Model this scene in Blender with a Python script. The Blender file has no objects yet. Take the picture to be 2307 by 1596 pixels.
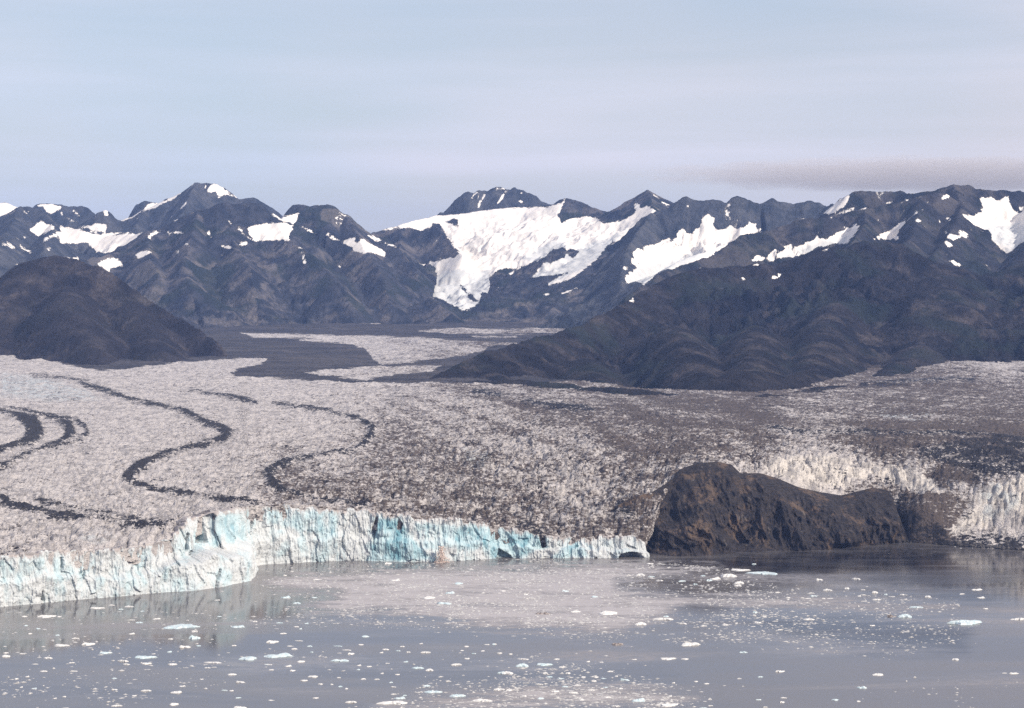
import bpy, math, random
import numpy as np

rnd = random.Random(7)
scene = bpy.context.scene
col = scene.collection

# ------------------------------------------------------------------ camera
CAMZ = 422.0
LENS, SENSOR, RW, RH = 70.0, 36.0, 1024, 708
F = RW * LENS / SENSOR                       # focal length in pixels
PITCH = math.atan(84.0 / F)                  # horizon 84 px above the middle
cam_d = bpy.data.cameras.new('camera')
cam = bpy.data.objects.new('camera', cam_d)
col.objects.link(cam)
cam_d.lens = LENS
cam_d.sensor_width = SENSOR
cam_d.clip_start = 1.0
cam_d.clip_end = 120000.0
cam.location = (0, 0, CAMZ)
cam.rotation_euler = (math.pi / 2 - PITCH, 0, 0)
scene.camera = cam
scene.render.resolution_x, scene.render.resolution_y = RW, RH

# ------------------------------------------------------------------ sky, sun, exposure
SUN_AZ = math.radians(50)       # sun behind the camera, to the right (0 = straight behind)
SUN_EL = math.radians(34)
world = bpy.data.worlds.new('World')
scene.world = world
world.use_nodes = True
wn, wl = world.node_tree.nodes, world.node_tree.links
wn.clear()
w_out = wn.new('ShaderNodeOutputWorld')
w_bg = wn.new('ShaderNodeBackground')
w_bg.inputs['Strength'].default_value = 0.122
sky = wn.new('ShaderNodeTexSky')
sky.sky_type = 'NISHITA'
sky.sun_disc = False
sky.sun_elevation = SUN_EL
# direction towards the sun
sun_dir = (math.sin(SUN_AZ) * math.cos(SUN_EL), -math.cos(SUN_AZ) * math.cos(SUN_EL), math.sin(SUN_EL))
sky.sun_rotation = math.atan2(sun_dir[0], sun_dir[1])
sky.altitude = 400
sky.air_density = 1.0
sky.dust_density = 1.6
sky.ozone_density = 1.0
tc = wn.new('ShaderNodeTexCoord')
mp = wn.new('ShaderNodeMapping')
mp.inputs['Rotation'].default_value = (0, math.radians(-5), 0)
mp.inputs['Scale'].default_value = (2.2, 2.2, 30.0)
nz = wn.new('ShaderNodeTexNoise')
nz.inputs['Scale'].default_value = 1.0
nz.inputs['Detail'].default_value = 6.0
nz.inputs['Roughness'].default_value = 0.5
nz.inputs['Distortion'].default_value = 0.35
cr_ = wn.new('ShaderNodeMapRange')
cr_.inputs['From Min'].default_value = 0.36
cr_.inputs['From Max'].default_value = 0.72
cr_.inputs['To Min'].default_value = 0.62
cr_.inputs['To Max'].default_value = 1.0
mixw = wn.new('ShaderNodeMix')
mixw.data_type = 'RGBA'
vt = wn.new('ShaderNodeMix')                               # thin bright cirrus veil, bluish to faintly pink
vt.data_type = 'RGBA'
vt.inputs['A'].default_value = (5.75, 5.30, 5.75, 1)
vt.inputs['B'].default_value = (4.55, 4.95, 5.85, 1)
mp2 = wn.new('ShaderNodeMapping')
mp2.inputs['Scale'].default_value = (2.0, 2.0, 5.0)
mp2.inputs['Location'].default_value = (3.75, 0.6, 1.9)
nz2 = wn.new('ShaderNodeTexNoise')
nz2.inputs['Scale'].default_value = 1.0
nz2.inputs['Detail'].default_value = 3.0
cr2 = wn.new('ShaderNodeMapRange')
cr2.inputs['From Min'].default_value = 0.38
cr2.inputs['From Max'].default_value = 0.62
wl.new(tc.outputs['Generated'], mp2.inputs['Vector'])
wl.new(mp2.outputs['Vector'], nz2.inputs['Vector'])
wl.new(nz2.outputs['Fac'], cr2.inputs['Value'])
wl.new(cr2.outputs['Result'], vt.inputs['Factor'])
vm = wn.new('ShaderNodeMapRange')
vm.inputs['From Min'].default_value = 0.36
vm.inputs['From Max'].default_value = 0.68
vm.inputs['To Min'].default_value = 0.93
vm.inputs['To Max'].default_value = 1.13
vs = wn.new('ShaderNodeVectorMath')
vs.operation = 'SCALE'
wl.new(nz.outputs['Fac'], vm.inputs['Value'])
wl.new(vt.outputs['Result'], vs.inputs[0])
wl.new(vm.outputs['Result'], vs.inputs['Scale'])
wl.new(vs.outputs['Vector'], mixw.inputs['B'])
wl.new(tc.outputs['Generated'], mp.inputs['Vector'])
wl.new(mp.outputs['Vector'], nz.inputs['Vector'])
wl.new(nz.outputs['Fac'], cr_.inputs['Value'])
wl.new(cr_.outputs['Result'], mixw.inputs['Factor'])
wl.new(sky.outputs['Color'], mixw.inputs['A'])
wl.new(mixw.outputs['Result'], w_bg.inputs['Color'])
wl.new(w_bg.outputs['Background'], w_out.inputs['Surface'])

sun_l = bpy.data.lights.new('sun', 'SUN')
sun_l.energy = 5.0
sun_l.angle = math.radians(0.53)
sun_l.color = (1.0, 0.90, 0.77)
sun = bpy.data.objects.new('sun', sun_l)
col.objects.link(sun)
sun.rotation_euler = (math.pi / 2 - SUN_EL, 0, math.atan2(sun_dir[0], -sun_dir[1]))
sun.location = (0, 0, 3000)

scene.view_settings.view_transform = 'Standard'
scene.view_settings.look = 'None'
scene.view_settings.exposure = 0.2
scene.view_settings.gamma = 1.0
scene.view_settings.use_curve_mapping = False
scene.render.engine = 'CYCLES'
cy = scene.cycles
cy.max_bounces = 5
cy.diffuse_bounces = 2
cy.glossy_bounces = 2
cy.volume_bounces = 0
cy.transparent_max_bounces = 8
cy.use_denoising = False
cy.caustics_reflective = False
cy.caustics_refractive = False

# ------------------------------------------------------------------ photo coordinates -> places
CP, SP = math.cos(PITCH), math.sin(PITCH)

def at(x, y, d):
    """picture position (1024 x 708) and distance d along +Y -> world point"""
    a, b = (x - RW / 2) / F, (RH / 2 - y) / F
    dy = CP + b * SP
    dz = b * CP - SP
    return np.array((a / dy * d, d, CAMZ + dz / dy * d))

def on_plane(x, y, z=0.0):
    b = (RH / 2 - y) / F
    dy, dz = CP + b * SP, b * CP - SP
    return at(x, y, (z - CAMZ) * dy / dz)

def proj(X, Y, Z):
    zc = Y * CP - (Z - CAMZ) * SP
    yc = Y * SP + (Z - CAMZ) * CP
    return RW / 2 + F * X / zc, RH / 2 - F * yc / zc

SRC = 1024.0 / 3761.0
CROPS = {'V': (0, 0, 3761 / 2307.0), 'P': (0, 0, 1 / SRC)}
for k_, x_ in zip('1234', (0, 900, 1800, 2761)):
    CROPS['M' + k_] = (x_, 600, 1000 / 1995.0)
    CROPS['G' + k_] = (x_, 1300, 1000 / 1596.0)
    CROPS['W' + k_] = (x_, 2000, 1000 / 2307.0)

def C(c, x, y):
    ox, oy, s = CROPS[c]
    return ((ox + x * s) * SRC, (oy + y * s) * SRC)

def CL(c, pts):
    return [C(c, p[0], p[1]) + tuple(p[2:]) for p in pts]

def CW(c, pts):                                # third value is a width in crop pixels
    s = CROPS[c][2] * SRC
    return [C(c, p[0], p[1]) + (p[2] * s * 1.1,) for p in pts]

# ------------------------------------------------------------------ numpy noise
def _h(ix, iy, iz, seed):
    ix = ix.astype(np.int64).astype(np.uint32)
    iy = iy.astype(np.int64).astype(np.uint32)
    iz = iz.astype(np.int64).astype(np.uint32)
    h = ix * np.uint32(374761393) + iy * np.uint32(668265263) + iz * np.uint32(2147483647 - 58) + np.uint32((seed * 974711 + 13) & 0xffffffff)
    h = (h ^ (h >> np.uint32(13))) * np.uint32(1274126177)
    h = (h ^ (h >> np.uint32(16))) * np.uint32(2246822519)
    h = h ^ (h >> np.uint32(15))
    return h.astype(np.float32) / np.float32(4294967295.0)

def noise2(x, y, seed=0):
    """value noise, 0..1"""
    x = np.asarray(x, dtype=np.float64); y = np.asarray(y, dtype=np.float64)
    x, y = np.broadcast_arrays(x, y)
    ix, iy = np.floor(x), np.floor(y)
    fx, fy = (x - ix).astype(np.float32), (y - iy).astype(np.float32)
    ux = fx * fx * fx * (fx * (fx * 6 - 15) + 10)
    uy = fy * fy * fy * (fy * (fy * 6 - 15) + 10)
    z = np.zeros_like(ix)
    a, b = _h(ix, iy, z, seed), _h(ix + 1, iy, z, seed)
    c, d = _h(ix, iy + 1, z, seed), _h(ix + 1, iy + 1, z, seed)
    return (a * (1 - ux) + b * ux) * (1 - uy) + (c * (1 - ux) + d * ux) * uy

def fbm(x, y, octv=4, seed=0, gain=0.5):
    t, a, n = 0, 1.0, 0
    for k in range(octv):
        c, s = math.cos(0.6 * k), math.sin(0.6 * k)
        t = t + a * (noise2((x * c - y * s) * 2 ** k, (x * s + y * c) * 2 ** k, seed + 17 * k) - 0.5)
        n += a * 0.5
        a *= gain
    return t / n                                # about -1..1

def ridged(x, y, octv=4, seed=0, gain=0.5):
    t, a, n = 0, 1.0, 0
    for k in range(octv):
        c, s = math.cos(0.7 * k), math.sin(0.7 * k)
        v = noise2((x * c - y * s) * 2 ** k, (x * s + y * c) * 2 ** k, seed + 31 * k)
        t = t + a * (1 - np.abs(2 * v - 1))
        n += a
        a *= gain
    return t / n                                # 0..1, sharp at 1

def worley(x, y, seed=0):
    """F1, F2, cell random"""
    ix, iy = np.floor(x), np.floor(y)
    f1 = np.full(x.shape, 9.0, np.float32); f2 = f1.copy(); cid = np.zeros(x.shape, np.float32)
    z = np.zeros_like(ix)
    for dx in (-1, 0, 1):
        for dy in (-1, 0, 1):
            cx, cy_ = ix + dx, iy + dy
            px = cx + _h(cx, cy_, z, seed); py = cy_ + _h(cx, cy_, z, seed + 5)
            d = np.hypot(px - x, py - y).astype(np.float32)
            r = _h(cx, cy_, z, seed + 9)
            near = d < f1
            f2 = np.where(near, f1, np.minimum(f2, d))
            cid = np.where(near, r, cid)
            f1 = np.where(near, d, f1)
    return f1, f2, cid

def sstep(a, b, x):
    t = np.clip((x - a) / (b - a), 0, 1)
    return t * t * (3 - 2 * t)

# ------------------------------------------------------------------ 2-D helpers
def poly_sdf(px, py, poly):
    """signed distance (positive inside) of picture points to a closed polygon"""
    P = np.array([p[:2] for p in poly], float)
    best = np.full(px.shape, 1e9)
    inside = np.zeros(px.shape, bool)
    n = len(P)
    for i in range(n):
        ax, ay = P[i]; bx, by = P[(i + 1) % n]
        ex, ey = bx - ax, by - ay
        L = ex * ex + ey * ey + 1e-9
        t = np.clip(((px - ax) * ex + (py - ay) * ey) / L, 0, 1)
        best = np.minimum(best, np.hypot(px - ax - t * ex, py - ay - t * ey))
        cond = (ay > py) != (by > py)
        with np.errstate(divide='ignore', invalid='ignore'):
            xi = ax + (py - ay) * ex / (ey if ey != 0 else 1e-9)
        inside ^= cond & (px < xi)
    return np.where(inside, best, -best)

def mask_polys(px, py, polys, lim=6.0):
    out = np.full(px.shape, -lim, np.float32)
    for poly in polys:
        xs = [p[0] for p in poly]; ys = [p[1] for p in poly]
        sel = (px > min(xs) - lim) & (px < max(xs) + lim) & (py > min(ys) - lim) & (py < max(ys) + lim)
        if sel.any():
            out[sel] = np.maximum(out[sel], np.clip(poly_sdf(px[sel], py[sel], poly), -lim, lim))
    return out

def line_field(px, py, pts, lim=6.0):
    """half width minus distance for a polyline with a width at every point"""
    out = np.full(px.shape, -lim, np.float32)
    for (ax, ay, aw), (bx, by, bw) in zip(pts[:-1], pts[1:]):
        r = max(aw, bw) + lim
        sel = (px > min(ax, bx) - r) & (px < max(ax, bx) + r) & (py > min(ay, by) - r) & (py < max(ay, by) + r)
        if not sel.any():
            continue
        ex, ey = bx - ax, by - ay
        t = np.clip(((px[sel] - ax) * ex + (py[sel] - ay) * ey) / (ex * ex + ey * ey + 1e-9), 0, 1)
        d = np.hypot(px[sel] - ax - t * ex, py[sel] - ay - t * ey)
        out[sel] = np.maximum(out[sel], np.clip((aw + (bw - aw) * t) * 0.5 - d, -lim, lim))
    return out

def rbf_fit(pts, vals, smooth=1e-3):
    P = np.array(pts, float)
    n = len(P)
    K = np.hypot(P[:, None, 0] - P[None, :, 0], P[:, None, 1] - P[None, :, 1]) + smooth * np.eye(n)
    A = np.zeros((n + 3, n + 3))
    A[:n, :n] = K
    A[:n, n] = 1; A[:n, n + 1:] = P
    A[n:, :n] = A[:n, n:].T
    w = np.linalg.lstsq(A, np.concatenate([vals, [0, 0, 0]]), rcond=None)[0]
    def f(x, y):
        r = w[n] + w[n + 1] * x + w[n + 2] * y
        for i in range(n):
            r = r + w[i] * np.hypot(x - P[i, 0], y - P[i, 1])
        return r
    return f

# ------------------------------------------------------------------ mesh helpers
def mesh_from(name, co, faces, mat, attrs=None, smooth=True, parent=None, loc=None):
    me = bpy.data.meshes.new(name)
    co = np.asarray(co, np.float32)
    faces = np.asarray(faces, np.int32)
    k = faces.shape[1]
    me.vertices.add(len(co))
    me.vertices.foreach_set('co', co.ravel())
    me.loops.add(faces.size)
    me.loops.foreach_set('vertex_index', faces.ravel())
    me.polygons.add(len(faces))
    me.polygons.foreach_set('loop_start', np.arange(0, faces.size, k, dtype=np.int32))
    me.polygons.foreach_set('loop_total', np.full(len(faces), k, np.int32))
    me.polygons.foreach_set('use_smooth', np.full(len(faces), smooth, bool))
    for an, av in (attrs or {}).items():
        a = me.attributes.new(an, 'FLOAT', 'POINT')
        a.data.foreach_set('value', np.asarray(av, np.float32).ravel())
    me.update(calc_edges=True)
    me.validate()
    if mat:
        me.materials.append(mat)
    o = bpy.data.objects.new(name, me)
    col.objects.link(o)
    if parent:
        o.parent = parent
    if loc is not None:
        o.location = loc
    return o

def grid_faces(nr, nc):
    i = np.arange(nr * nc).reshape(nr, nc)
    return np.stack([i[:-1, :-1], i[:-1, 1:], i[1:, 1:], i[1:, :-1]], -1).reshape(-1, 4)

def tag(o, label=None, cat=None, group=None, kind=None):
    if label: o['label'] = label
    if cat: o['category'] = cat
    if group: o['group'] = group
    if kind: o['kind'] = kind
    return o

# ------------------------------------------------------------------ materials
class NT:
    def __init__(self, name):
        self.m = bpy.data.materials.new(name)
        self.m.use_nodes = True
        self.t = self.m.node_tree
        self.n, self.l = self.t.nodes, self.t.links
        self.n.clear()
        self.out = self.n.new('ShaderNodeOutputMaterial')
        self.b = self.n.new('ShaderNodeBsdfPrincipled')
        self.l.new(self.b.outputs[0], self.out.inputs['Surface'])
        g = self.n.new('ShaderNodeNewGeometry')
        self.pos = g.outputs['Position']
        self.nor = g.outputs['Normal']
    def put(self, sock, v):
        if isinstance(v, (int, float)):
            sock.default_value = v
        elif isinstance(v, tuple):
            sock.default_value = v if len(v) == 4 or len(sock.default_value) == 3 else v + (1,)
        else:
            self.l.new(v, sock)
    def attr(self, name):
        a = self.n.new('ShaderNodeAttribute'); a.attribute_name = name
        return a.outputs['Fac']
    def noise(self, scale=1.0, detail=4, rough=0.55, sc=(1, 1, 1), dist=0.0, vec=None, rot=(0, 0, 0)):
        mp = self.n.new('ShaderNodeMapping')
        mp.inputs['Scale'].default_value = tuple(scale * s for s in sc)
        mp.inputs['Rotation'].default_value = rot
        self.l.new(vec or self.pos, mp.inputs['Vector'])
        n = self.n.new('ShaderNodeTexNoise')
        n.inputs['Scale'].default_value = 1.0
        n.inputs['Detail'].default_value = detail
        n.inputs['Roughness'].default_value = rough
        n.inputs['Distortion'].default_value = dist
        self.l.new(mp.outputs[0], n.inputs['Vector'])
        return n.outputs['Fac']
    def vor(self, scale, sc=(1, 1, 1), feature='F1', out='Distance'):
        mp = self.n.new('ShaderNodeMapping')
        mp.inputs['Scale'].default_value = tuple(scale * s for s in sc)
        self.l.new(self.pos, mp.inputs['Vector'])
        n = self.n.new('ShaderNodeTexVoronoi')
        n.feature = feature
        n.inputs['Scale'].default_value = 1.0
        self.l.new(mp.outputs[0], n.inputs['Vector'])
        return n.outputs[out]
    def math(self, op, a, b=0.0, c=None):
        n = self.n.new('ShaderNodeMath'); n.operation = op
        self.put(n.inputs[0], a); self.put(n.inputs[1], b)
        if c is not None: self.put(n.inputs[2], c)
        return n.outputs[0]
    def rng(self, v, a, b, lo=0.0, hi=1.0, smooth=True):
        n = self.n.new('ShaderNodeMapRange')
        n.interpolation_type = 'SMOOTHSTEP' if smooth else 'LINEAR'
        self.put(n.inputs['Value'], v)
        self.put(n.inputs['From Min'], a); self.put(n.inputs['From Max'], b)
        self.put(n.inputs['To Min'], lo); self.put(n.inputs['To Max'], hi)
        return n.outputs['Result']
    def mix(self, f, a, b):
        n = self.n.new('ShaderNodeMix'); n.data_type = 'RGBA'
        self.put(n.inputs['Factor'], f)
        self.put(n.inputs['A'], a); self.put(n.inputs['B'], b)
        return n.outputs['Result']
    def bump(self, h, strength, dist):
        n = self.n.new('ShaderNodeBump')
        n.inputs['Strength'].default_value = strength
        n.inputs['Distance'].default_value = dist
        self.l.new(h, n.inputs['Height'])
        self.l.new(n.outputs[0], self.b.inputs['Normal'])
    def z(self, sock):
        n = self.n.new('ShaderNodeSeparateXYZ')
        self.l.new(sock, n.inputs[0])
        return n.outputs['Z']

def mountain_mat(name, dark, mid, pale, green=0.0, pale_amt=0.5, streaks=False):
    t = NT(name)
    big = t.noise(1 / 520.0, 5, 0.6, dist=0.6)
    med = t.noise(1 / 110.0, 6, 0.65, dist=0.4)
    fine = t.noise(1 / 22.0, 4, 0.7)
    c = t.mix(t.rng(med, 0.35, 0.66), dark, mid)
    c = t.mix(t.rng(t.math('ADD', t.math('MULTIPLY', big, 0.45), t.math('MULTIPLY', med, 0.55)), 0.51, 0.66, 0, pale_amt), c, pale)
    if green:
        gm = t.noise(1 / 300.0, 5, 0.62, dist=0.5)
        c = t.mix(t.rng(gm, 0.5, 0.62, 0, green), c, (0.020, 0.031, 0.027))
    c = t.mix(t.rng(fine, 0.35, 0.7, 0, 0.6), c, t.mix(0.7, c, dark))
    # pale scree lying in the gullies
    gl = t.math('ADD', t.attr('gul'), t.math('MULTIPLY', t.math('SUBTRACT', t.noise(1 / 230.0, 5, 0.62), 0.5), 1.3))
    c = t.mix(t.math('MULTIPLY', t.rng(gl, 0.56, 0.34, 0, (0.75 if streaks else 0.12) * pale_amt), t.rng(fine, 0.3, 0.6, 0.5, 1)), c, pale)
    sm = t.attr('snow')
    e = t.math('ADD', t.math('MULTIPLY', t.math('SUBTRACT', t.noise(1 / 70.0, 6, 0.68), 0.5), 6.0),
               t.math('MULTIPLY', t.math('SUBTRACT', t.noise(1 / 16.0, 3, 0.65, sc=(1, .6, .8)), 0.5), 4.0))
    e = t.math('ADD', e, t.math('MULTIPLY', t.math('SUBTRACT', 0.6, t.attr('gul')), 4.5))
    mask = t.rng(t.math('ADD', sm, e), -0.25, 0.55)
    if streaks:                                            # thin leftover snow in the high gullies
        st = t.math('MULTIPLY', t.rng(t.attr('gul'), 0.40, 0.30), t.rng(t.noise(1 / 95.0, 4, 0.6), 0.54, 0.58))
        st = t.math('MULTIPLY', st, t.rng(t.noise(1 / 18.0, 3, 0.6), 0.44, 0.54))
        mask = t.math('MAXIMUM', mask, t.math('MULTIPLY', st, t.rng(t.z(t.pos), 480.0, 640.0)))
    # old, dirty and bare blue ice inside the snowfields
    ice = t.noise(1 / 150.0, 6, 0.7, sc=(1.2, .8, 1), dist=1.2)
    zz = t.attr('bare')
    snowc = t.mix(t.rng(t.math('ADD', ice, t.math('MULTIPLY', zz, 0.30)), 0.56, 0.80, 0, 0.75), (0.78, 0.735, 0.68), (0.47, 0.49, 0.50))
    crk = t.noise(1 / 20.0, 5, 0.7)
    snowc = t.mix(t.math('MULTIPLY', t.rng(crk, 0.54, 0.66), t.math('MULTIPLY', zz, 0.6)), snowc, (0.36, 0.39, 0.42))
    t.put(t.b.inputs['Base Color'], t.mix(mask, c, snowc))
    t.b.inputs['Roughness'].default_value = 0.9
    t.b.inputs['Specular IOR Level'].default_value = 0.15
    hgt = t.math('MULTIPLY', t.math('ADD', fine, t.math('MULTIPLY', t.noise(1 / 55.0, 6, 0.7), 1.4)), t.math('SUBTRACT', 1.0, t.math('MULTIPLY', mask, 0.9)))
    t.bump(hgt, 1.0, 20.0)
    return t.m

MM = {
    'near': mountain_mat('brown_hill_rock', (0.005, 0.005, 0.009), (0.036, 0.032, 0.036), (0.120, 0.098, 0.088), 0.6, 0.7),
    'dark': mountain_mat('dark_scree', (0.014, 0.013, 0.019), (0.044, 0.039, 0.045), (0.14, 0.117, 0.106), 0.15, 0.65),
    'right': mountain_mat('dark_range_rock', (0.012, 0.015, 0.024), (0.054, 0.052, 0.062), (0.16, 0.138, 0.124), 0.6, 0.5, True),
    'mid': mountain_mat('grey_mountain_rock', (0.020, 0.025, 0.038), (0.078, 0.079, 0.096), (0.23, 0.200, 0.185), 0.75, 0.65, True),
    'far': mountain_mat('far_mountain_rock', (0.030, 0.037, 0.050), (0.076, 0.081, 0.098), (0.14, 0.137, 0.138), 0.0, 0.5, True),
}

# ------------------------------------------------------------------ mountains as ridge networks
def mountain(name, label, mat, ridges, xr, dr, dx, dy, snow=(), bare=(), seed=1, rough=1.0, floor=20.0, back=1.6, soft=0.0):
    """ridges: list of (points [(px, py, distance)], slope, gully amplitude, gully width, crest jag)
       xr: picture x range at the far side, dr: distance range"""
    x0 = (xr[0] - RW / 2) / F * (dr[1] if xr[0] < RW / 2 else dr[0])
    x1 = (xr[1] - RW / 2) / F * (dr[1] if xr[1] > RW / 2 else dr[0])
    xs = np.arange(x0, x1 + dx, dx)
    ys = np.arange(dr[0], dr[1] + dy, dy)
    X, Y = np.meshgrid(xs, ys)
    wx = X + fbm(X / 300, Y / 300, 3, seed + 3) * 55
    wy = Y + fbm(X / 300 + 40, Y / 300, 3, seed + 4) * 55
    H = np.full(X.shape, -500.0); G = np.zeros(X.shape); BD = np.full(X.shape, 1e9)
    for ri, (pts, slope, gamp, gw, jag) in enumerate(ridges):
        P = np.array([at(*p) for p in pts])
        seg = np.hypot(np.diff(P[:, 0]), np.diff(P[:, 1]))
        S = np.concatenate([[0], np.cumsum(seg)])
        bd = np.full(X.shape, 1e9); bs = np.zeros(X.shape)
        sgn = np.zeros(X.shape)
        ds, zs = [], []
        for i in range(len(P) - 1):
            ex, ey = P[i + 1, 0] - P[i, 0], P[i + 1, 1] - P[i, 1]
            L = ex * ex + ey * ey + 1e-6
            # the warp fades at the crest so that the skyline stays put
            dd0 = np.abs((X - P[i, 0]) * ey - (Y - P[i, 1]) * ex) / math.sqrt(L)
            k = np.clip(dd0 / 400.0, 0, 1)
            qx, qy = X + (wx - X) * k, Y + (wy - Y) * k
            t = np.clip(((qx - P[i, 0]) * ex + (qy - P[i, 1]) * ey) / L, 0, 1)
            d = np.hypot(qx - P[i, 0] - t * ex, qy - P[i, 1] - t * ey)
            m = d < bd
            bd[m] = d[m]; bs[m] = (S[i] + t * math.sqrt(L))[m]
            ds.append(d.astype(np.float32)); zs.append((P[i, 2] + t * (P[i + 1, 2] - P[i, 2])).astype(np.float32))
            sgn[m] = np.sign((qx - P[i, 0]) * ey - (qy - P[i, 1]) * ex)[m]
        # the height of the ridge is blended between its near stretches, so that no step opens where two of them are equally near
        Lb = 10 + 0.10 * bd
        wsum = 0; bz = 0
        for d, z_ in zip(ds, zs):
            w_ = np.exp(-(d - bd) / Lb)
            wsum = wsum + w_; bz = bz + w_ * z_
        bz = bz / wsum
        sl = np.where(sgn < 0, slope * back, slope) if ri == 0 else slope
        if soft and ri:
            bd = np.sqrt(bd * bd + soft * soft) - soft
        h = bz - sl * (bd * 0.9 + 90 * (1 - np.exp(-bd / 140.0)))
        h += (fbm(bs / 75.0 + ri * 31, bs * 0 + seed, 5, seed + ri, 0.6) * jag * 1.5) * np.exp(-bd / 90.0)
        g = ridged(bs / gw + sgn * 37 + ri * 11 + fbm(X / 260, Y / 260, 4, seed + 8) * 1.0, bd / (gw * 3.5) + sgn * 13, 4, seed + 20 + ri, 0.55)
        BD = np.minimum(BD, bd)
        h += (g - 0.88) * gamp * 1.5 * sstep(0, 240, bd) * (0.6 + 0.4 * np.exp(-bd / 1200))
        G = np.where(h > H, g, G)
        H = np.maximum(H, h)
    det = ridged(X / 170, Y / 170, 5, seed + 60, 0.55) - 0.5
    H += ((det - 0.32) * 85 + (ridged(X / 60 + fbm(X / 90, Y / 90, 2, seed + 5), Y / 60, 4, seed + 70, 0.6) - 0.8) * 36 + (ridged(X / 27, Y / 27, 2, seed + 80) - 0.8) * 11) * rough * (0.12 + 0.88 * sstep(0, 220, BD))
    if soft:
        gu = ridged((X * 0.8 + Y * 0.35) / 95 + fbm(X / 150, Y / 150, 3, seed + 91) * 1.2, (Y - X * 0.3) / 420, 5, seed + 90, 0.6)
        H += (gu - 0.85) * 80 * sstep(20, 260, BD)
    H = np.maximum(H, floor - 60)
    px, py = proj(X, Y, H)
    sn = mask_polys(px, py, snow, 9.0)
    ba = np.clip(mask_polys(px, py, bare) / 4.0 + 0.3, 0, 1) if bare else np.zeros(X.shape)
    co = np.stack([X, Y, H], -1).reshape(-1, 3)
    org = np.array((co[:, 0].mean(), co[:, 1].min(), 0))
    o = mesh_from(name, co - org, grid_faces(*X.shape), mat, {'snow': sn, 'bare': ba, 'gul': G}, True, loc=org)
    return tag(o, label, kind='structure')

def R(c, pts, slope=0.38, gamp=70, gw=150, jag=12):
    return (CL(c, pts), slope, gamp, gw, jag)

def RX(lists, slope=0.38, gamp=70, gw=150, jag=12):
    out = []
    for c, pts in lists:
        out += CL(c, pts)
    return (out, slope, gamp, gw, jag)

# --- far-left summit with its snow ridge, and the small peaks at the left edge
snow_far_left = [
    CL('M1', [(1425, 135), (1300, 225), (1210, 262), (1090, 300), (1060, 335), (930, 400), (850, 430), (740, 500), (800, 510), (840, 455), (960, 395), (1050, 350), (1160, 325), (1260, 275), (1320, 225), (1400, 165)]),
    CL('M1', [(1505, 210), (1560, 150), (1630, 165), (1640, 200), (1730, 245), (1650, 230), (1600, 255), (1580, 215)]),
    CL('M1', [(1490, 190), (1510, 160), (1520, 170), (1500, 195)]),
    CL('M1', [(1325, 330), (1360, 285), (1365, 300), (1335, 332)]),
    CL('M1', [(1780, 255), (1830, 238), (1870, 240), (1830, 250)]),
    CL('M1', [(-80, 280), (60, 285), (160, 310), (100, 350), (60, 375), (0, 400), (-80, 410)]),
    CL('M1', [(270, 305), (330, 290), (460, 310), (430, 350), (370, 375), (320, 335)]),
    CL('M1', [(450, 340), (470, 380), (560, 430), (500, 415), (440, 375)]),
    CL('M1', [(540, 345), (590, 390), (570, 385), (540, 352)]),
    CL('M1', [(170, 350), (215, 335), (240, 360), (205, 372)]),
    CL('M1', [(760, 350), (780, 338), (800, 385), (770, 385)]),
]
mountain('far_mountain', 'far pointed peak with a snow covered left ridge under the sky', MM['far'], [
    RX([('M1', [(640, 470, 12100), (750, 440, 12050), (850, 425, 12000), (960, 390, 12000), (1060, 335, 12000), (1210, 262, 12000), (1320, 215, 12000), (1430, 136, 12000), (1500, 142, 12000), (1580, 150, 12000), (1640, 180, 12000), (1750, 255, 12000), (1860, 242, 12000), (1920, 270, 12000), (1995, 320, 12000)]), ('M2', [(230, 345, 12000), (330, 420, 12000), (500, 600, 12000)])], 0.50, 60, 160, 8),
    R('M1', [(930, 400, 12400), (1000, 290, 12400), (1060, 265, 12400), (1130, 275, 12400), (1300, 330, 12300)], 0.6, 40, 120, 6),
    R('M1', [(1430, 136, 12000), (1350, 330, 11400), (1250, 500, 10900)], 0.62, 50, 120, 8),
    R('M1', [(1060, 335, 12000), (980, 480, 11500), (900, 560, 11200)], 0.5, 50, 120, 6),
], (0, 420), (10700, 13200), 9, 13, snow_far_left[:5], seed=11)

snow_left_edge = snow_far_left[5:] + [
    CL('M1', [(285, 425), (300, 418), (410, 460), (350, 505), (280, 537), (210, 490)]),
    CL('M1', [(440, 455), (600, 500), (740, 520), (900, 510), (1050, 505), (990, 560), (890, 640), (770, 668), (670, 630), (650, 580), (560, 580), (440, 590), (430, 540), (320, 565), (320, 540), (440, 500)]),
    CL('M1', [(560, 460), (700, 440), (790, 450), (770, 500), (650, 490)]),
    CL('M1', [(470, 685), (565, 690), (575, 650), (580, 715), (520, 700)]),
    CL('M1', [(640, 705), (680, 680), (720, 640), (680, 700)]),
    CL('M1', [(150, 600), (235, 650), (220, 662), (160, 620)]),
    CL('M1', [(50, 570), (110, 620), (95, 622), (55, 590)]),
    CL('M1', [(160, 530), (195, 535), (200, 565), (165, 555)]),
    CL('M1', [(350, 620), (375, 625), (360, 632)]), CL('M1', [(195, 705), (220, 712), (205, 718)]),
    CL('M1', [(120, 738), (140, 745), (125, 750)]), CL('M1', [(15, 590), (40, 600), (20, 605)]),
]
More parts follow.
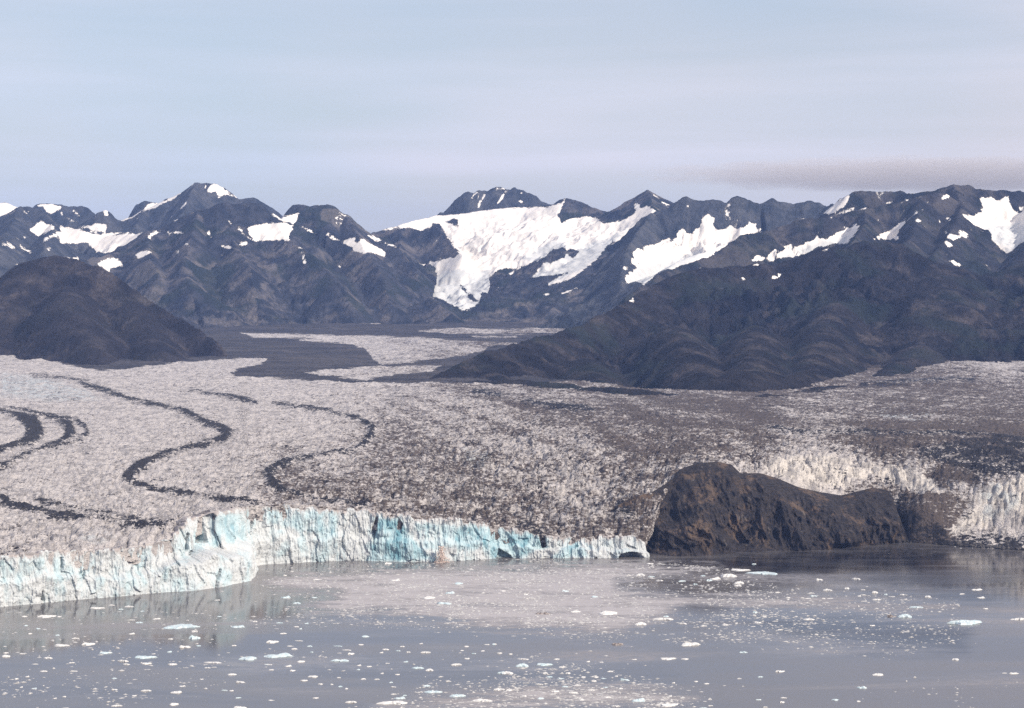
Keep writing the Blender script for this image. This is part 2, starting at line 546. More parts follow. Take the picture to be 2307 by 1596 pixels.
mountain('snowy_mountain', 'blue grey mountain with wide snowfields at the left edge of the photo', MM['far'], [
    RX([('M1', [(-400, 330, 11300), (-200, 420, 11200), (-40, 400, 11200), (60, 370, 11200), (150, 310, 11200), (200, 300, 11200), (260, 315, 11200), (320, 345, 11150), (400, 420, 11100), (480, 470, 11000), (620, 480, 10900), (740, 522, 10900), (900, 512, 10800), (1060, 503, 10600), (1250, 560, 10500), (1500, 640, 10400)])], 0.34, 70, 170, 8),
    R('M1', [(-150, 270, 11900), (-40, 285, 11900), (40, 283, 11900), (120, 310, 11900)], 0.45, 40, 140, 5),
    R('M1', [(270, 305, 12300), (340, 290, 12300), (460, 310, 12300), (560, 302, 12300), (640, 318, 12300), (710, 365, 12300), (760, 430, 12300)], 0.5, 60, 130, 10),
    R('M1', [(560, 460, 11500), (650, 415, 11500), (720, 360, 11500), (775, 338, 11500), (800, 350, 11500), (870, 410, 11500), (920, 440, 11500)], 0.55, 50, 120, 7),
    R('M1', [(150, 310, 11200), (60, 480, 10500), (-20, 620, 9800)], 0.4, 50, 140, 7),
    R('M1', [(400, 420, 11100), (330, 560, 10300), (300, 700, 9600)], 0.42, 50, 140, 7),
], (-90, 260), (9300, 12600), 9, 14, snow_left_edge, seed=12)

# --- left massif
snow_mass = [
    CL('M1', [(1080, 530), (1140, 480), (1210, 478), (1180, 510), (1100, 545)]),
    CL('M1', [(1220, 500), (1330, 490), (1340, 515), (1230, 528)]),
    CL('M1', [(1255, 410), (1300, 395), (1320, 410), (1280, 425)]),
    CL('M1', [(1365, 370), (1440, 350), (1430, 370), (1390, 378)]),
    CL('M1', [(980, 660), (1080, 640), (1100, 660), (1020, 700)]),
    CL('M1', [(710, 735), (790, 700), (890, 705), (895, 750), (830, 760), (795, 795), (770, 770)]),
    CL('M1', [(1510, 515), (1535, 480), (1560, 545), (1620, 590), (1700, 605), (1745, 622), (1660, 630), (1580, 585)]),
    CL('M1', [(1570, 490), (1600, 498), (1630, 495), (1610, 518)]),
    CL('M1', [(1660, 410), (1720, 455), (1770, 470), (1800, 520), (1860, 560), (1850, 580), (1790, 530), (1740, 490)]),
    CL('M1', [(1800, 465), (1900, 440), (1995, 430), (2100, 430), (2160, 450), (2120, 560), (1995, 575), (1870, 580), (1820, 530)]),
    CL('M1', [(1750, 580), (1800, 570), (1815, 600), (1770, 605)]),
    CL('M1', [(1605, 655), (1650, 665), (1640, 685), (1600, 675)]),
    CL('M1', [(1290, 640), (1310, 640), (1310, 662), (1298, 655)]), CL('M1', [(1360, 588), (1380, 590), (1370, 602)]),
    CL('M2', [(185, 372), (250, 345), (290, 385), (360, 370), (400, 358), (390, 400), (355, 455), (300, 435), (250, 415)]),
    CL('M2', [(390, 460), (440, 465), (540, 522), (500, 520), (440, 485)]),
    CL('M2', [(540, 490), (620, 505), (700, 560), (770, 545), (810, 540), (820, 580), (870, 560), (1030, 645), (1050, 690), (1000, 670), (940, 650), (850, 655), (770, 615), (700, 580), (640, 560), (600, 530)]),
    CL('M2', [(905, 530), (960, 535), (1040, 580), (1095, 585), (1120, 622), (1060, 612), (960, 575)]),
    CL('M2', [(400, 625), (420, 615), (425, 655), (405, 658)]), CL('M2', [(420, 680), (435, 675), (455, 750), (430, 730)]),
    CL('M2', [(535, 620), (560, 618), (545, 632)]), CL('M2', [(670, 760), (690, 752), (700, 780), (680, 775)]),
    CL('M2', [(60, 355), (95, 365), (75, 372)]), CL('M2', [(-30, 570), (15, 575), (20, 605), (-20, 605)]),
]
mountain('mountain', 'grey brown mountain with scattered snow patches left of the white snow bowl', MM['mid'], [
    RX([('M1', [(300, 760, 9200), (500, 690, 9400), (640, 705, 9500), (800, 650, 9700), (900, 628, 9800), (1000, 560, 9900), (1080, 490, 9950), (1200, 455, 10000), (1350, 380, 10000), (1450, 338, 10000), (1530, 325, 10000), (1600, 280, 10000), (1640, 270, 10000), (1700, 288, 10000), (1800, 285, 10000), (1880, 292, 10000), (1995, 345, 10000)]),
        ('M2', [(190, 372, 10000), (260, 400, 10100), (300, 372, 10200), (350, 302, 10300), (420, 298, 10300), (480, 310, 10300), (530, 292, 10300), (600, 290, 10300), (650, 302, 10300), (740, 360, 10300), (840, 455, 10300), (900, 512, 10300), (1100, 600, 10200), (1250, 750, 10000), (1300, 950, 9700)])], 0.40, 85, 170, 8),
    R('M2', [(-150, 430, 9950), (-60, 620, 9500), (40, 760, 9200), (80, 960, 8950)], 0.42, 70, 120, 8),
    R('M2', [(190, 372, 10000), (330, 560, 9650), (520, 690, 9400), (700, 880, 9150), (800, 1080, 8950)], 0.42, 70, 120, 8),
    R('M2', [(740, 360, 10300), (880, 620, 9850), (1000, 800, 9500), (1060, 1020, 9150)], 0.46, 70, 120, 8),
    R('M1', [(1450, 338, 10000), (1400, 560, 9500), (1330, 760, 9150), (1400, 880, 8900)], 0.42, 70, 130, 8),
    R('M1', [(1080, 490, 9950), (1100, 700, 9400), (1180, 830, 9050)], 0.42, 60, 130, 8),
], (70, 420), (8500, 10900), 7.5, 10, snow_mass, seed=13)

# --- central snow bowl
snow_c = [
    CL('M2', [(980, 490), (1100, 455), (1250, 415), (1400, 378), (1580, 362), (1700, 335), (1860, 325), (1995, 314), (2080, 325), (2220, 318), (2330, 280), (2350, 255), (2330, 330), (2290, 380), (2320, 440), (2400, 400), (2520, 385), (2560, 400), (2640, 430), (2700, 430), (2800, 400), (2850, 360), (2860, 290), (2890, 300), (2910, 320), (2940, 310), (3020, 345), (2960, 400), (2850, 470), (2790, 540), (2740, 560), (2690, 560), (2600, 690), (2540, 740), (2460, 800), (2380, 850), (2230, 900), (2200, 880), (2290, 820), (2160, 830), (2080, 850), (2150, 780), (2230, 700), (2330, 660), (2350, 620), (2250, 640), (2180, 700), (2100, 735), (1995, 770), (1850, 780), (1790, 830), (1800, 930), (1780, 970), (1740, 950), (1730, 1010), (1690, 1050), (1650, 1075), (1590, 1080), (1530, 1050), (1440, 1000), (1350, 965), (1290, 995), (1230, 960), (1250, 900), (1240, 850), (1190, 790), (1210, 750), (1260, 735), (1340, 740), (1360, 710), (1420, 715), (1440, 695), (1540, 690), (1570, 660), (1500, 570), (1480, 540), (1420, 450), (1380, 440), (1360, 480), (1280, 490), (1200, 470), (1130, 475), (1050, 490)]),
    CL('M3', [(380, 965), (430, 940), (435, 960), (400, 975)]), CL('M3', [(515, 950), (600, 920), (645, 915), (590, 945), (530, 965)]),
    CL('M3', [(865, 735), (880, 733), (872, 758)]), CL('M3', [(600, 850), (645, 822), (640, 830)]), CL('M3', [(0, 800), (30, 790), (10, 830)]),
    CL('M3', [(120, 820), (160, 790), (210, 770), (180, 805)]), CL('M3', [(40, 905), (75, 900), (60, 915)]), CL('M3', [(1200, 232), (1245, 265), (1230, 265)]), CL('M3', [(1265, 285), (1310, 300), (1290, 305)]), CL('M3', [(1105, 215), (1150, 195), (1125, 215)]),
    CL('M3', [(300, 905), (318, 905), (305, 912)]), CL('M3', [(515, 912), (535, 905), (525, 918)]),
    CL('M2', [(1195, 850), (1215, 855), (1205, 865)]),
]
bare_c = [CL('M2', [(1240, 840), (1500, 780), (1800, 780), (1800, 960), (1680, 1080), (1560, 1080), (1240, 970)]),
          CL('M3', [(220, 700), (450, 560), (560, 570), (560, 640), (880, 520), (1000, 500), (900, 600), (720, 760), (440, 890), (280, 850), (380, 740)])]
# rock islands in the snow are cut out of the mask
rock_isles = [CL('M2', [(1480, 430), (1530, 408), (1555, 410), (1560, 460), (1520, 445)]),
              CL('M3', [(380, 715), (480, 665), (555, 640), (540, 680), (450, 730)]),
              CL('M3', [(560, 650), (590, 625), (640, 650), (610, 690)]),
              CL('M2', [(1560, 860), (1640, 960), (1700, 1010), (1660, 990), (1590, 920)]),
              CL('M3', [(400, 870), (460, 830), (560, 800), (450, 855)])]
centre = mountain('snow_bowl_mountain', 'white snow bowl with a broken glacier tongue hanging down the middle mountain', MM['mid'], [
    RX([('M2', [(800, 600, 10700), (900, 515, 10800), (980, 490, 11000), (1150, 440, 11100), (1400, 380, 11300), (1600, 358, 11300), (1860, 322, 11300), (1995, 312, 11300)]),
        ('M3', [(280, 318, 11300), (450, 292, 11200), (550, 254, 11150), (620, 265, 11150), (690, 285, 11150), (760, 325, 11100), (860, 355, 11100), (940, 348, 11000), (1050, 255, 10950), (1155, 190, 10900), (1230, 250, 10900), (1310, 305, 10800), (1450, 380, 10800)])], 0.30, 35, 260, 6),
    R('M2', [(960, 510, 10900), (1150, 468, 10850), (1230, 470, 10800), (1290, 490, 10750), (1370, 440, 10800), (1420, 470, 10700), (1520, 580, 10500), (1600, 670, 10300)], 0.62, 60, 90, 8),
    R('M2', [(1150, 468, 10850), (1120, 700, 10300), (1150, 900, 9700), (1230, 1060, 9300), (1300, 1150, 9000)], 0.42, 50, 110, 8),
    R('M3', [(1155, 190, 10900), (1200, 340, 10500), (1080, 480, 10300), (950, 560, 10150), (860, 620, 10000), (700, 780, 9700), (540, 960, 9300), (420, 1100, 8950)], 0.40, 14, 120, 7),
    R('M3', [(1200, 340, 10500), (1060, 620, 9900), (1000, 800, 9500), (860, 1000, 9000), (700, 1180, 8600)], 0.46, 45, 120, 7),
    R('M2', [(1350, 960, 9300), (1450, 1050, 9100), (1600, 1150, 8900)], 0.4, 40, 90, 6),
], (300, 720), (8500, 11900), 7.5, 11.5, snow_c, bare_c, seed=14, rough=0.8)
_me = centre.data
_n = len(_me.vertices)
_co = np.empty(_n * 3, np.float32); _me.vertices.foreach_get('co', _co); _co = _co.reshape(-1, 3) + np.array(centre.location)
_px, _py = proj(_co[:, 0], _co[:, 1], _co[:, 2])
_sn = np.empty(_n, np.float32); _me.attributes['snow'].data.foreach_get('value', _sn)
_me.attributes['snow'].data.foreach_set('value', np.minimum(_sn, -mask_polys(_px, _py, rock_isles)).astype(np.float32))

# --- dark rocky summit behind the snow dome
mountain('dark_summit', 'dark blocky summit with thin snow streaks rising behind the snow dome', MM['far'], [
    RX([('M2', [(1380, 400, 12100), (1440, 350, 12100), (1500, 300, 12100), (1560, 240, 12100), (1630, 205, 12100), (1670, 215, 12100), (1705, 195, 12100), (1760, 205, 12100), (1820, 180, 12100), (1870, 168, 12100), (1920, 182, 12100), (1980, 176, 12100), (2050, 200, 12100), (2110, 222, 12100), (2170, 262, 12100), (2240, 300, 12100), (2300, 350, 12100)])], 0.62, 90, 90, 14),
], (425, 575), (11500, 12700), 7, 10, [
    CL('M2', [(1830, 190), (1850, 175), (1865, 185), (1840, 205)]), CL('M2', [(1870, 180), (1900, 172), (1905, 185), (1880, 195)]),
    CL('M2', [(1700, 200), (1710, 205), (1665, 255), (1655, 250)]), CL('M2', [(1560, 260), (1580, 250), (1565, 275)]),
    CL('M2', [(1790, 205), (1740, 270), (1712, 325), (1705, 315), (1745, 240)]), CL('M2', [(1915, 195), (1880, 270), (1845, 312), (1855, 285)]),
    CL('M3', [(105, 210), (130, 200), (50, 315), (45, 300)]), CL('M3', [(205, 275), (225, 265), (245, 295), (225, 290)]), CL('M3', [(225, 215), (240, 212), (230, 225)]),
], seed=15)

# --- jagged grey ridge right of the centre
snow_r3 = [
    CL('M3', [(1000, 880), (990, 820), (1050, 790), (1080, 740), (1030, 740), (1050, 690), (1030, 650), (1100, 620), (1150, 660), (1110, 610), (1200, 595), (1250, 580), (1260, 555), (1310, 535), (1330, 560), (1370, 540), (1380, 490), (1420, 475), (1440, 520), (1490, 515), (1500, 480), (1540, 470), (1555, 380), (1590, 390), (1605, 362), (1625, 400), (1650, 400), (1630, 450), (1670, 490), (1720, 480), (1760, 455), (1800, 485), (1880, 455), (1930, 445), (1950, 475), (1995, 480), (1990, 500), (1860, 535), (1750, 610), (1650, 665), (1500, 715), (1400, 750), (1250, 800), (1130, 890), (1060, 870)]),
    CL('M3', [(965, 755), (1000, 760), (1010, 775), (985, 780)]), CL('M3', [(1445, 310), (1455, 308), (1450, 328)]), CL('M3', [(1898, 430), (1910, 430), (1904, 440)]),
    CL('M4', [(-30, 450), (30, 445), (35, 475), (110, 460), (60, 490), (-30, 500)]),
]
bare_r3 = [CL('M3', [(1000, 890), (1010, 790), (1250, 720), (1500, 640), (1600, 640), (1450, 740), (1250, 800), (1130, 890)])]
mountain('jagged_mountain', 'jagged grey ridge above the long sloping snow slope right of centre', MM['far'], [
    RX([('M3', [(1080, 420, 9900), (1180, 350, 10000), (1310, 308, 10000), (1360, 270, 10000), (1410, 252, 10000), (1450, 250, 10000), (1490, 268, 10000), (1540, 262, 10000), (1570, 270, 10000), (1600, 252, 10000), (1680, 255, 10000), (1730, 268, 10000), (1770, 238, 10000), (1810, 228, 10000), (1860, 242, 10000), (1910, 262, 10000), (1960, 280, 10000), (1995, 288, 10000)]),
        ('M4', [(60, 292, 10000), (100, 272, 10000), (150, 256, 10000), (210, 280, 10000), (260, 292, 10000), (310, 285, 10000), (370, 260, 10000), (410, 256, 10000), (470, 280, 10000), (540, 295, 10000), (600, 300, 9900), (800, 330, 9800)])], 0.60, 95, 105, 12),
    R('M3', [(1180, 350, 10000), (1080, 500, 9700), (1000, 640, 9400), (960, 800, 9000), (960, 960, 8600)], 0.55, 60, 110, 8),
    R('M3', [(1995, 490, 9300), (1700, 600, 9100), (1400, 700, 8800), (1150, 850, 8500), (1000, 1000, 8200)], 0.34, 20, 160, 4),
], (500, 900), (7900, 10700), 7.5, 11, snow_r3, bare_r3, seed=16)

# --- right range with the cloud on its summits
snow_r = [
    CL('M4', [(285, 410), (315, 375), (320, 355), (430, 350), (560, 325), (640, 280), (690, 240), (725, 235), (700, 290), (640, 350), (560, 375), (420, 390), (380, 408), (340, 395)]),
    CL('M4', [(610, 375), (680, 345), (720, 330), (835, 308), (830, 318), (740, 342), (660, 370), (615, 385)]),
    CL('M4', [(990, 290), (1080, 270), (1080, 276), (1000, 294)]), CL('M4', [(1125, 262), (1240, 238), (1235, 244), (1130, 268)]),
    CL('M4', [(575, 395), (590, 390), (585, 410)]), CL('M4', [(1395, 262), (1420, 235), (1455, 225), (1440, 248)]),
    CL('M4', [(1280, 280), (1298, 275), (1290, 288)]), CL('M4', [(1200, 365), (1230, 345), (1255, 338), (1220, 362)]),
    CL('M4', [(0, 715), (40, 670), (90, 675), (100, 690), (180, 620), (195, 625), (180, 655), (240, 640), (240, 590), (300, 590), (300, 610), (360, 590), (460, 550), (480, 500), (495, 500), (500, 540), (560, 540), (600, 520), (690, 490), (675, 460), (720, 475), (760, 435), (770, 450), (803, 450), (760, 510), (700, 590), (560, 600), (480, 620), (400, 670), (330, 685), (230, 690), (140, 725), (90, 705)]),
    CL('M4', [(895, 555), (950, 520), (1010, 505), (1060, 450), (1115, 428), (1070, 500), (1080, 560), (980, 552)]),
    CL('M4', [(1670, 255), (1760, 245), (1790, 275), (1820, 270), (1860, 238), (1880, 240), (1900, 310), (1930, 350), (2000, 360), (2060, 330), (2060, 560), (1960, 590), (1920, 650), (1880, 665), (1820, 630), (1760, 570), (1740, 500), (1690, 480), (1620, 440), (1540, 370), (1620, 385), (1690, 340)]),
    CL('M4', [(1950, 310), (2000, 320), (2000, 370), (1960, 345)]),
    CL('M4', [(1400, 490), (1420, 490), (1470, 520), (1530, 525), (1500, 490), (1520, 475), (1600, 510), (1590, 545), (1540, 540), (1470, 570), (1430, 545)]),
    CL('M4', [(1500, 425), (1590, 455), (1630, 495), (1620, 503), (1560, 460)]), CL('M4', [(1400, 565), (1440, 575), (1470, 605), (1440, 615)]),
    CL('M4', [(1360, 620), (1420, 660), (1475, 680), (1430, 675)]), CL('M4', [(1430, 710), (1470, 705), (1545, 748), (1480, 755)]),
    CL('M4', [(1375, 740), (1395, 745), (1415, 778), (1400, 775)]), CL('M4', [(1430, 400), (1460, 400), (1455, 415), (1435, 412)]), CL('M4', [(1200, 420), (1240, 418), (1205, 432)]),
    CL('M4', [(1690, 500), (1705, 498), (1700, 530), (1688, 520)]), CL('M4', [(1660, 585), (1685, 590), (1675, 608)]), CL('M4', [(1370, 415), (1385, 412), (1382, 438)]),
    CL('M4', [(1640, 185), (1690, 190), (1700, 198), (1650, 195)]), CL('M4', [(1700, 745), (1730, 745), (1715, 752)]), CL('M4', [(1700, 790), (1740, 780), (1735, 800)]),
]
bare_r = [CL('M4', [(1690, 470), (1995, 430), (2060, 560), (1880, 670), (1740, 560)]), CL('M4', [(120, 720), (400, 600), (700, 530), (700, 600), (400, 680)])]
mountain('cloudy_mountain', 'dark mountain range on the right whose summits touch the grey cloud', MM['right'], [
    RX([('M3', [(1000, 960, 7500), (1130, 890, 7700), (1230, 805, 7850), (1400, 745, 8000), (1640, 655, 8150), (1850, 522, 8300), (1995, 482, 8350)]),
        ('M4', [(110, 480, 8400), (300, 425, 8450), (400, 402, 8450), (500, 395, 8450), (620, 383, 8500), (740, 345, 8500), (840, 316, 8500), (1000, 285, 8550), (1240, 240, 8550), (1330, 215, 8550), (1420, 205, 8600)])], 0.42, 80, 110, 8),
    R('M4', [(590, 295, 9300), (650, 260, 9250), (700, 232, 9200), (760, 195, 9200), (800, 182, 9200), (900, 190, 9200), (1000, 192, 9200), (1090, 182, 9200), (1140, 215, 9100), (1200, 205, 9000), (1300, 200, 9000), (1400, 175, 9000), (1480, 152, 9000), (1600, 155, 9000), (1640, 185, 9000), (1720, 185, 9000), (1800, 192, 9000), (1900, 200, 9000), (1995, 205, 9000), (2200, 190, 9000), (2500, 220, 9000)], 0.58, 80, 110, 10),
    R('M4', [(1480, 152, 9000), (1540, 300, 8500), (1500, 420, 8200), (1420, 560, 7900), (1330, 680, 7600)], 0.42, 60, 120, 8),
    R('M4', [(1240, 240, 8550), (1200, 400, 8200), (1180, 520, 7900), (1100, 600, 7600)], 0.45, 60, 110, 8),
    R('M4', [(840, 316, 8500), (830, 450, 8200), (740, 560, 7900)], 0.5, 50, 110, 8),
    R('M4', [(2100, 210, 9000), (2050, 480, 8300), (2000, 660, 7800)], 0.42, 60, 120, 8),
], (590, 1120), (7200, 9800), 7.5, 10, snow_r, bare_r, seed=17, rough=1.2)

# --- brown foreground hill on the right
near_snow = [CL('M4', [(510, 630), (580, 612), (560, 638), (520, 640)]), CL('M4', [(140, 830), (150, 825), (230, 800), (200, 835), (150, 850)]),
             CL('M4', [(665, 770), (695, 755), (690, 770)]), CL('M4', [(5, 745), (40, 735), (50, 745), (15, 752)]), CL('M4', [(1055, 725), (1080, 722), (1075, 740)]),
             CL('M3', [(1515, 770), (1560, 735), (1670, 730), (1580, 765)]), CL('M3', [(1690, 765), (1740, 742), (1710, 768)]), CL('M3', [(1030, 1005), (1050, 985), (1050, 1015)]),
             CL('M3', [(1910, 710), (1950, 670), (1995, 690), (1960, 715)]), CL('M3', [(1930, 745), (1970, 740), (1940, 752)]), CL('M3', [(1660, 655), (1705, 635), (1680, 655)]),
             CL('M3', [(1830, 845), (1860, 835), (1870, 855)])]
mountain('brown_hill', 'broad brown hill on the right sloping down to the dirty ice', MM['near'], [
    RX([('V', [(900, 880, 5150), (935, 866, 5200), (1000, 830, 5380), (1060, 800, 5500)]), ('M3', [(0, 1338, 5600), (100, 1322, 5680), (200, 1308, 5770), (400, 1255, 5950), (560, 1210, 6150), (700, 1150, 6300), (850, 1080, 6450), (1030, 985, 6700), (1160, 900, 6850), (1300, 820, 6950), (1500, 772, 7050), (1800, 740, 7150)]),
        ('M4', [(130, 725, 7200), (330, 690, 7200), (430, 645, 7200), (540, 605, 7200), (690, 605, 7200), (760, 580, 7200), (920, 562, 7200), (1080, 572, 7200), (1200, 640, 7150), (1330, 705, 7100), (1500, 760, 7100), (1700, 800, 7100), (1995, 720, 7150), (2300, 700, 7200)])], 0.22, 45, 240, 6),
    R('V', [(1520, 730, 6000), (1570, 810, 5400), (1600, 870, 5000), (1610, 903, 4780)], 0.5, 6, 130, 6),
    R('V', [(1880, 670, 6550), (1860, 720, 6200), (1830, 810, 5500), (1800, 870, 5050), (1780, 903, 4800)], 0.42, 6, 150, 6),
    R('V', [(1700, 730, 6100), (1700, 770, 5700), (1690, 860, 5050), (1690, 908, 4740)], 0.42, 6, 130, 6),
    R('V', [(1320, 800, 5650), (1350, 850, 5200), (1380, 882, 4980), (1420, 900, 4830)], 0.5, 6, 100, 6),
    R('V', [(1100, 825, 5450), (1130, 848, 5300), (1200, 874, 5080)], 0.5, 30, 80, 4),
    R('V', [(2150, 630, 7100), (2120, 720, 6500), (2050, 800, 5900), (1950, 860, 5300), (1900, 880, 5100)], 0.34, 50, 150, 6),
    R('V', [(930, 864, 5230), (1040, 856, 5220), (1160, 853, 5140), (1300, 863, 4980), (1420, 876, 4830), (1520, 884, 4760), (1600, 887, 4740), (1720, 886, 4750), (1800, 881, 4800), (1890, 862, 5060)], 0.30, 8, 90, 5),
    R('V', [(2450, 640, 7100), (2420, 740, 6600), (2380, 790, 6300)], 0.2, 50, 150, 6),
    RX([('M4', [(-100, 1500, 5000), (60, 1520, 5050), (250, 1545, 5100), (420, 1530, 5250), (520, 1545, 5350), (700, 1570, 5450)])], 0.35, 20, 80, 4),
], (400, 1120), (4520, 7600), 7.2, 9.5, near_snow, seed=18, rough=1.6, back=2.2, soft=45.0)

# --- dark rounded hill on the left
mountain('dark_hill', 'dark rounded scree hill rising above the ice on the left', MM['dark'], [
    RX([('V', [(-250, 690, 7000), (-100, 650, 7000), (0, 620, 7000), (50, 590, 6950), (90, 578, 6950), (130, 574, 6950), (170, 582, 6950), (215, 594, 6900), (270, 622, 6850), (300, 645, 6800), (340, 672, 6780), (400, 712, 6720), (450, 738, 6650), (490, 770, 6550), (520, 810, 6450)])], 0.34, 45, 150, 5),
    R('V', [(150, 640, 6650), (175, 710, 6350), (205, 780, 6120), (222, 836, 5920)], 0.55, 40, 120, 5),
    R('V', [(0, 680, 6750), (-30, 740, 6550), (-60, 780, 6400)], 0.5, 40, 120, 5),
    R('V', [(300, 680, 6650), (330, 745, 6420), (370, 800, 6150)], 0.5, 40, 120, 5),
], (-110, 300), (5750, 7600), 6.5, 9, [CL('M1', [(2, 2), (3, 2), (3, 3)])], seed=19, rough=0.95, back=2.4, soft=50.0)

# ------------------------------------------------------------------ ice cliff outline (shared by the cliff and the glacier)
# V coordinates: x, y of the waterline, y of the cliff top, set-back of the top in metres
term = [(-260, 1400, 1285, 10), (-120, 1384, 1270, 10), (0, 1368, 1252, 10), (80, 1361, 1246, 11), (150, 1353, 1243, 12), (230, 1347, 1240, 12), (300, 1341, 1236, 14),
        (360, 1336, 1226, 20), (410, 1333, 1205, 34), (440, 1330, 1188, 46), (480, 1325, 1168, 56), (520, 1318, 1155, 62), (550, 1313, 1150, 60), (566, 1309, 1145, 56), (573, 1302, 1143, 40),
        (575, 1290, 1142, 20), (576, 1276, 1141, 10), (600, 1272, 1141, 8), (650, 1269, 1140, 8), (700, 1266, 1143, 8), (760, 1264, 1146, 8), (815, 1263, 1150, 8), (860, 1265, 1160, 9), (920, 1266, 1164, 9),
        (980, 1265, 1168, 9), (1040, 1263, 1172, 9), (1100, 1260, 1180, 10), (1160, 1258, 1192, 12), (1220, 1258, 1202, 14), (1280, 1258, 1210, 16), (1340, 1258, 1212, 18), (1400, 1258, 1206, 22), (1440, 1257, 1206, 20), (1462, 1255, 1220, 10)]
TB = []
for (x, yb, yt, off) in term:
    p = on_plane(*C('V', x, yb))
    pt = at(*C('V', x, yt), p[1] + off)
    TB.append((p[0], p[1], max(pt[2], 12), off))
TB = np.array(TB)
seg = np.hypot(np.diff(TB[:, 0]), np.diff(TB[:, 1]))
Sarc = np.concatenate([[0], np.cumsum(seg)])
NS = int(Sarc[-1] / 1.15)
sv = np.linspace(0, Sarc[-1], NS)
bx, by, tz, off = [np.interp(sv, Sarc, TB[:, k]) for k in range(4)]
def smooth1(a, n):
    k = np.hanning(n * 2 + 1); k /= k.sum()
    return np.convolve(np.pad(a, n, mode='edge'), k, 'valid')
bx, by = smooth1(bx, 4), smooth1(by, 4)
off, tz = smooth1(off, 7), smooth1(tz, 6)
tx_, ty_ = np.gradient(bx), np.gradient(by)
nx, ny = -ty_, tx_                           # inward (away from the water)
ln = np.hypot(nx, ny); nx, ny = nx / ln, ny / ln
nx, ny = smooth1(nx, 7), smooth1(ny, 7)
ln = np.hypot(nx, ny); nx, ny = nx / ln, ny / ln
f1, f2, cid = worley(sv / 9.0, sv * 0 + 3.3, 77)
tz = tz + fbm(sv / 16.0, sv * 0 + 1, 4, 70) * 4.0 + (cid - 0.5) * 6.0 * sstep(0, .1, f2 - f1)

# right shore (low debris margin)
shore = [(2010, 1224), (2050, 1222), (2100, 1226), (2150, 1230), (2200, 1234), (2260, 1238), (2320, 1240), (2420, 1242), (2600, 1244)]
SH = np.array([on_plane(*C('V', *p)) for p in shore])
# rock headland, V coordinates: foot, then crest with its distance behind the foot
head = [((1385, 1238), (1392, 1140), 20), ((1425, 1240), (1420, 1122), 50), ((1468, 1250), (1470, 1108), 120), ((1500, 1254), (1515, 1080), 190), ((1540, 1253), (1530, 1058), 200), ((1580, 1252), (1570, 1043), 210),
        ((1620, 1251), (1615, 1040), 210), ((1655, 1249), (1648, 1046), 205), ((1680, 1247), (1668, 1066), 190), ((1720, 1245), (1715, 1066), 190), ((1760, 1243), (1758, 1080), 185), ((1800, 1241), (1800, 1098), 175),
        ((1845, 1237), (1845, 1108), 170), ((1890, 1232), (1895, 1116), 165), ((1930, 1229), (1935, 1106), 170), ((1965, 1226), (1968, 1098), 170), ((2000, 1224), (2004, 1106), 160), ((2025, 1222), (2020, 1150), 110),
        ((2060, 1221), (2050, 1195), 60), ((2100, 1222), (2100, 1216), 20)]
HB = np.array([on_plane(*C('V', *h[0])) for h in head])
HT = np.array([at(*C('V', *h[1]), b[1] + h[2]) for h, b in zip(head, HB)])

# ------------------------------------------------------------------ glacier surface
ctrl = []
for (x, y, d) in [(-250, 1100, 2950), (-250, 950, 3900), (-250, 840, 5500), (-250, 795, 6600), (-250, 740, 8600),
                  (0, 1180, 2700), (0, 1100, 2980), (0, 1020, 3400), (0, 950, 3950), (0, 890, 4650), (0, 840, 5500), (0, 795, 6500), (0, 740, 8300),
                  (250, 1180, 2740), (250, 1100, 3020), (250, 1020, 3420), (250, 950, 3950), (250, 890, 4650), (250, 845, 5500), (250, 800, 6600), (250, 740, 8500),
                  (450, 1110, 2980), (500, 1050, 3250), (500, 950, 3950), (500, 880, 4800), (500, 845, 5550), (500, 800, 6600), (500, 740, 8500), (500, 715, 9600),
                  (700, 1100, 3000), (700, 1040, 3300), (750, 950, 3950), (750, 880, 4800), (750, 850, 5450), (750, 800, 6600), (750, 740, 8500), (750, 718, 9500),
                  (1000, 1120, 3030), (1000, 1060, 3230), (1000, 1010, 3480), (1000, 950, 3950), (1000, 890, 4700), (1000, 865, 5150), (1000, 800, 6600), (1000, 740, 8500), (1000, 718, 9500),
                  (1250, 1160, 3000), (1250, 1090, 3160), (1250, 1030, 3330), (1250, 960, 3850), (1250, 900, 4500), (1250, 868, 5100), (1250, 740, 8500), (1250, 718, 9500),
                  (1420, 1150, 3000), (1440, 1070, 3180), (1450, 1020, 3350), (1500, 960, 3850), (1500, 905, 4550), (1500, 740, 8500),
                  (1650, 1020, 3300), (1700, 960, 3800), (1700, 912, 4550), (1800, 1050, 3230), (1850, 1020, 3350), (1950, 960, 3800), (1950, 900, 4600), (1950, 860, 5200), (1950, 820, 6000), (1950, 740, 8300),
                  (2080, 1160, 3085), (2080, 1110, 3130), (2080, 1050, 3270), (2100, 1000, 3480), (2120, 1190, 3060),
                  (2200, 1180, 3070), (2200, 1120, 3110), (2200, 1040, 3330), (2200, 960, 3850), (2200, 900, 4600), (2200, 850, 5400), (2200, 812, 6100), (2200, 740, 8300),
                  (2307, 1150, 3060), (2307, 1085, 3110), (2307, 1040, 3330), (2307, 960, 3850), (2307, 900, 4600), (2307, 850, 5400), (2307, 808, 6150), (2307, 740, 8300),
                  (2550, 1070, 3110), (2550, 960, 3850), (2550, 900, 4600), (2550, 850, 5400), (2550, 800, 6200), (2550, 740, 8300)]:
    ctrl.append(at(*C('V', x, y), d))
for i in range(0, len(TB), 2):
    ctrl.append(np.array((TB[i, 0], TB[i, 1] + TB[i, 3] + 2, TB[i, 2])))
for h in HT[:-2]:
    ctrl.append(np.array((h[0], h[1] + 8, h[2] - 6)))
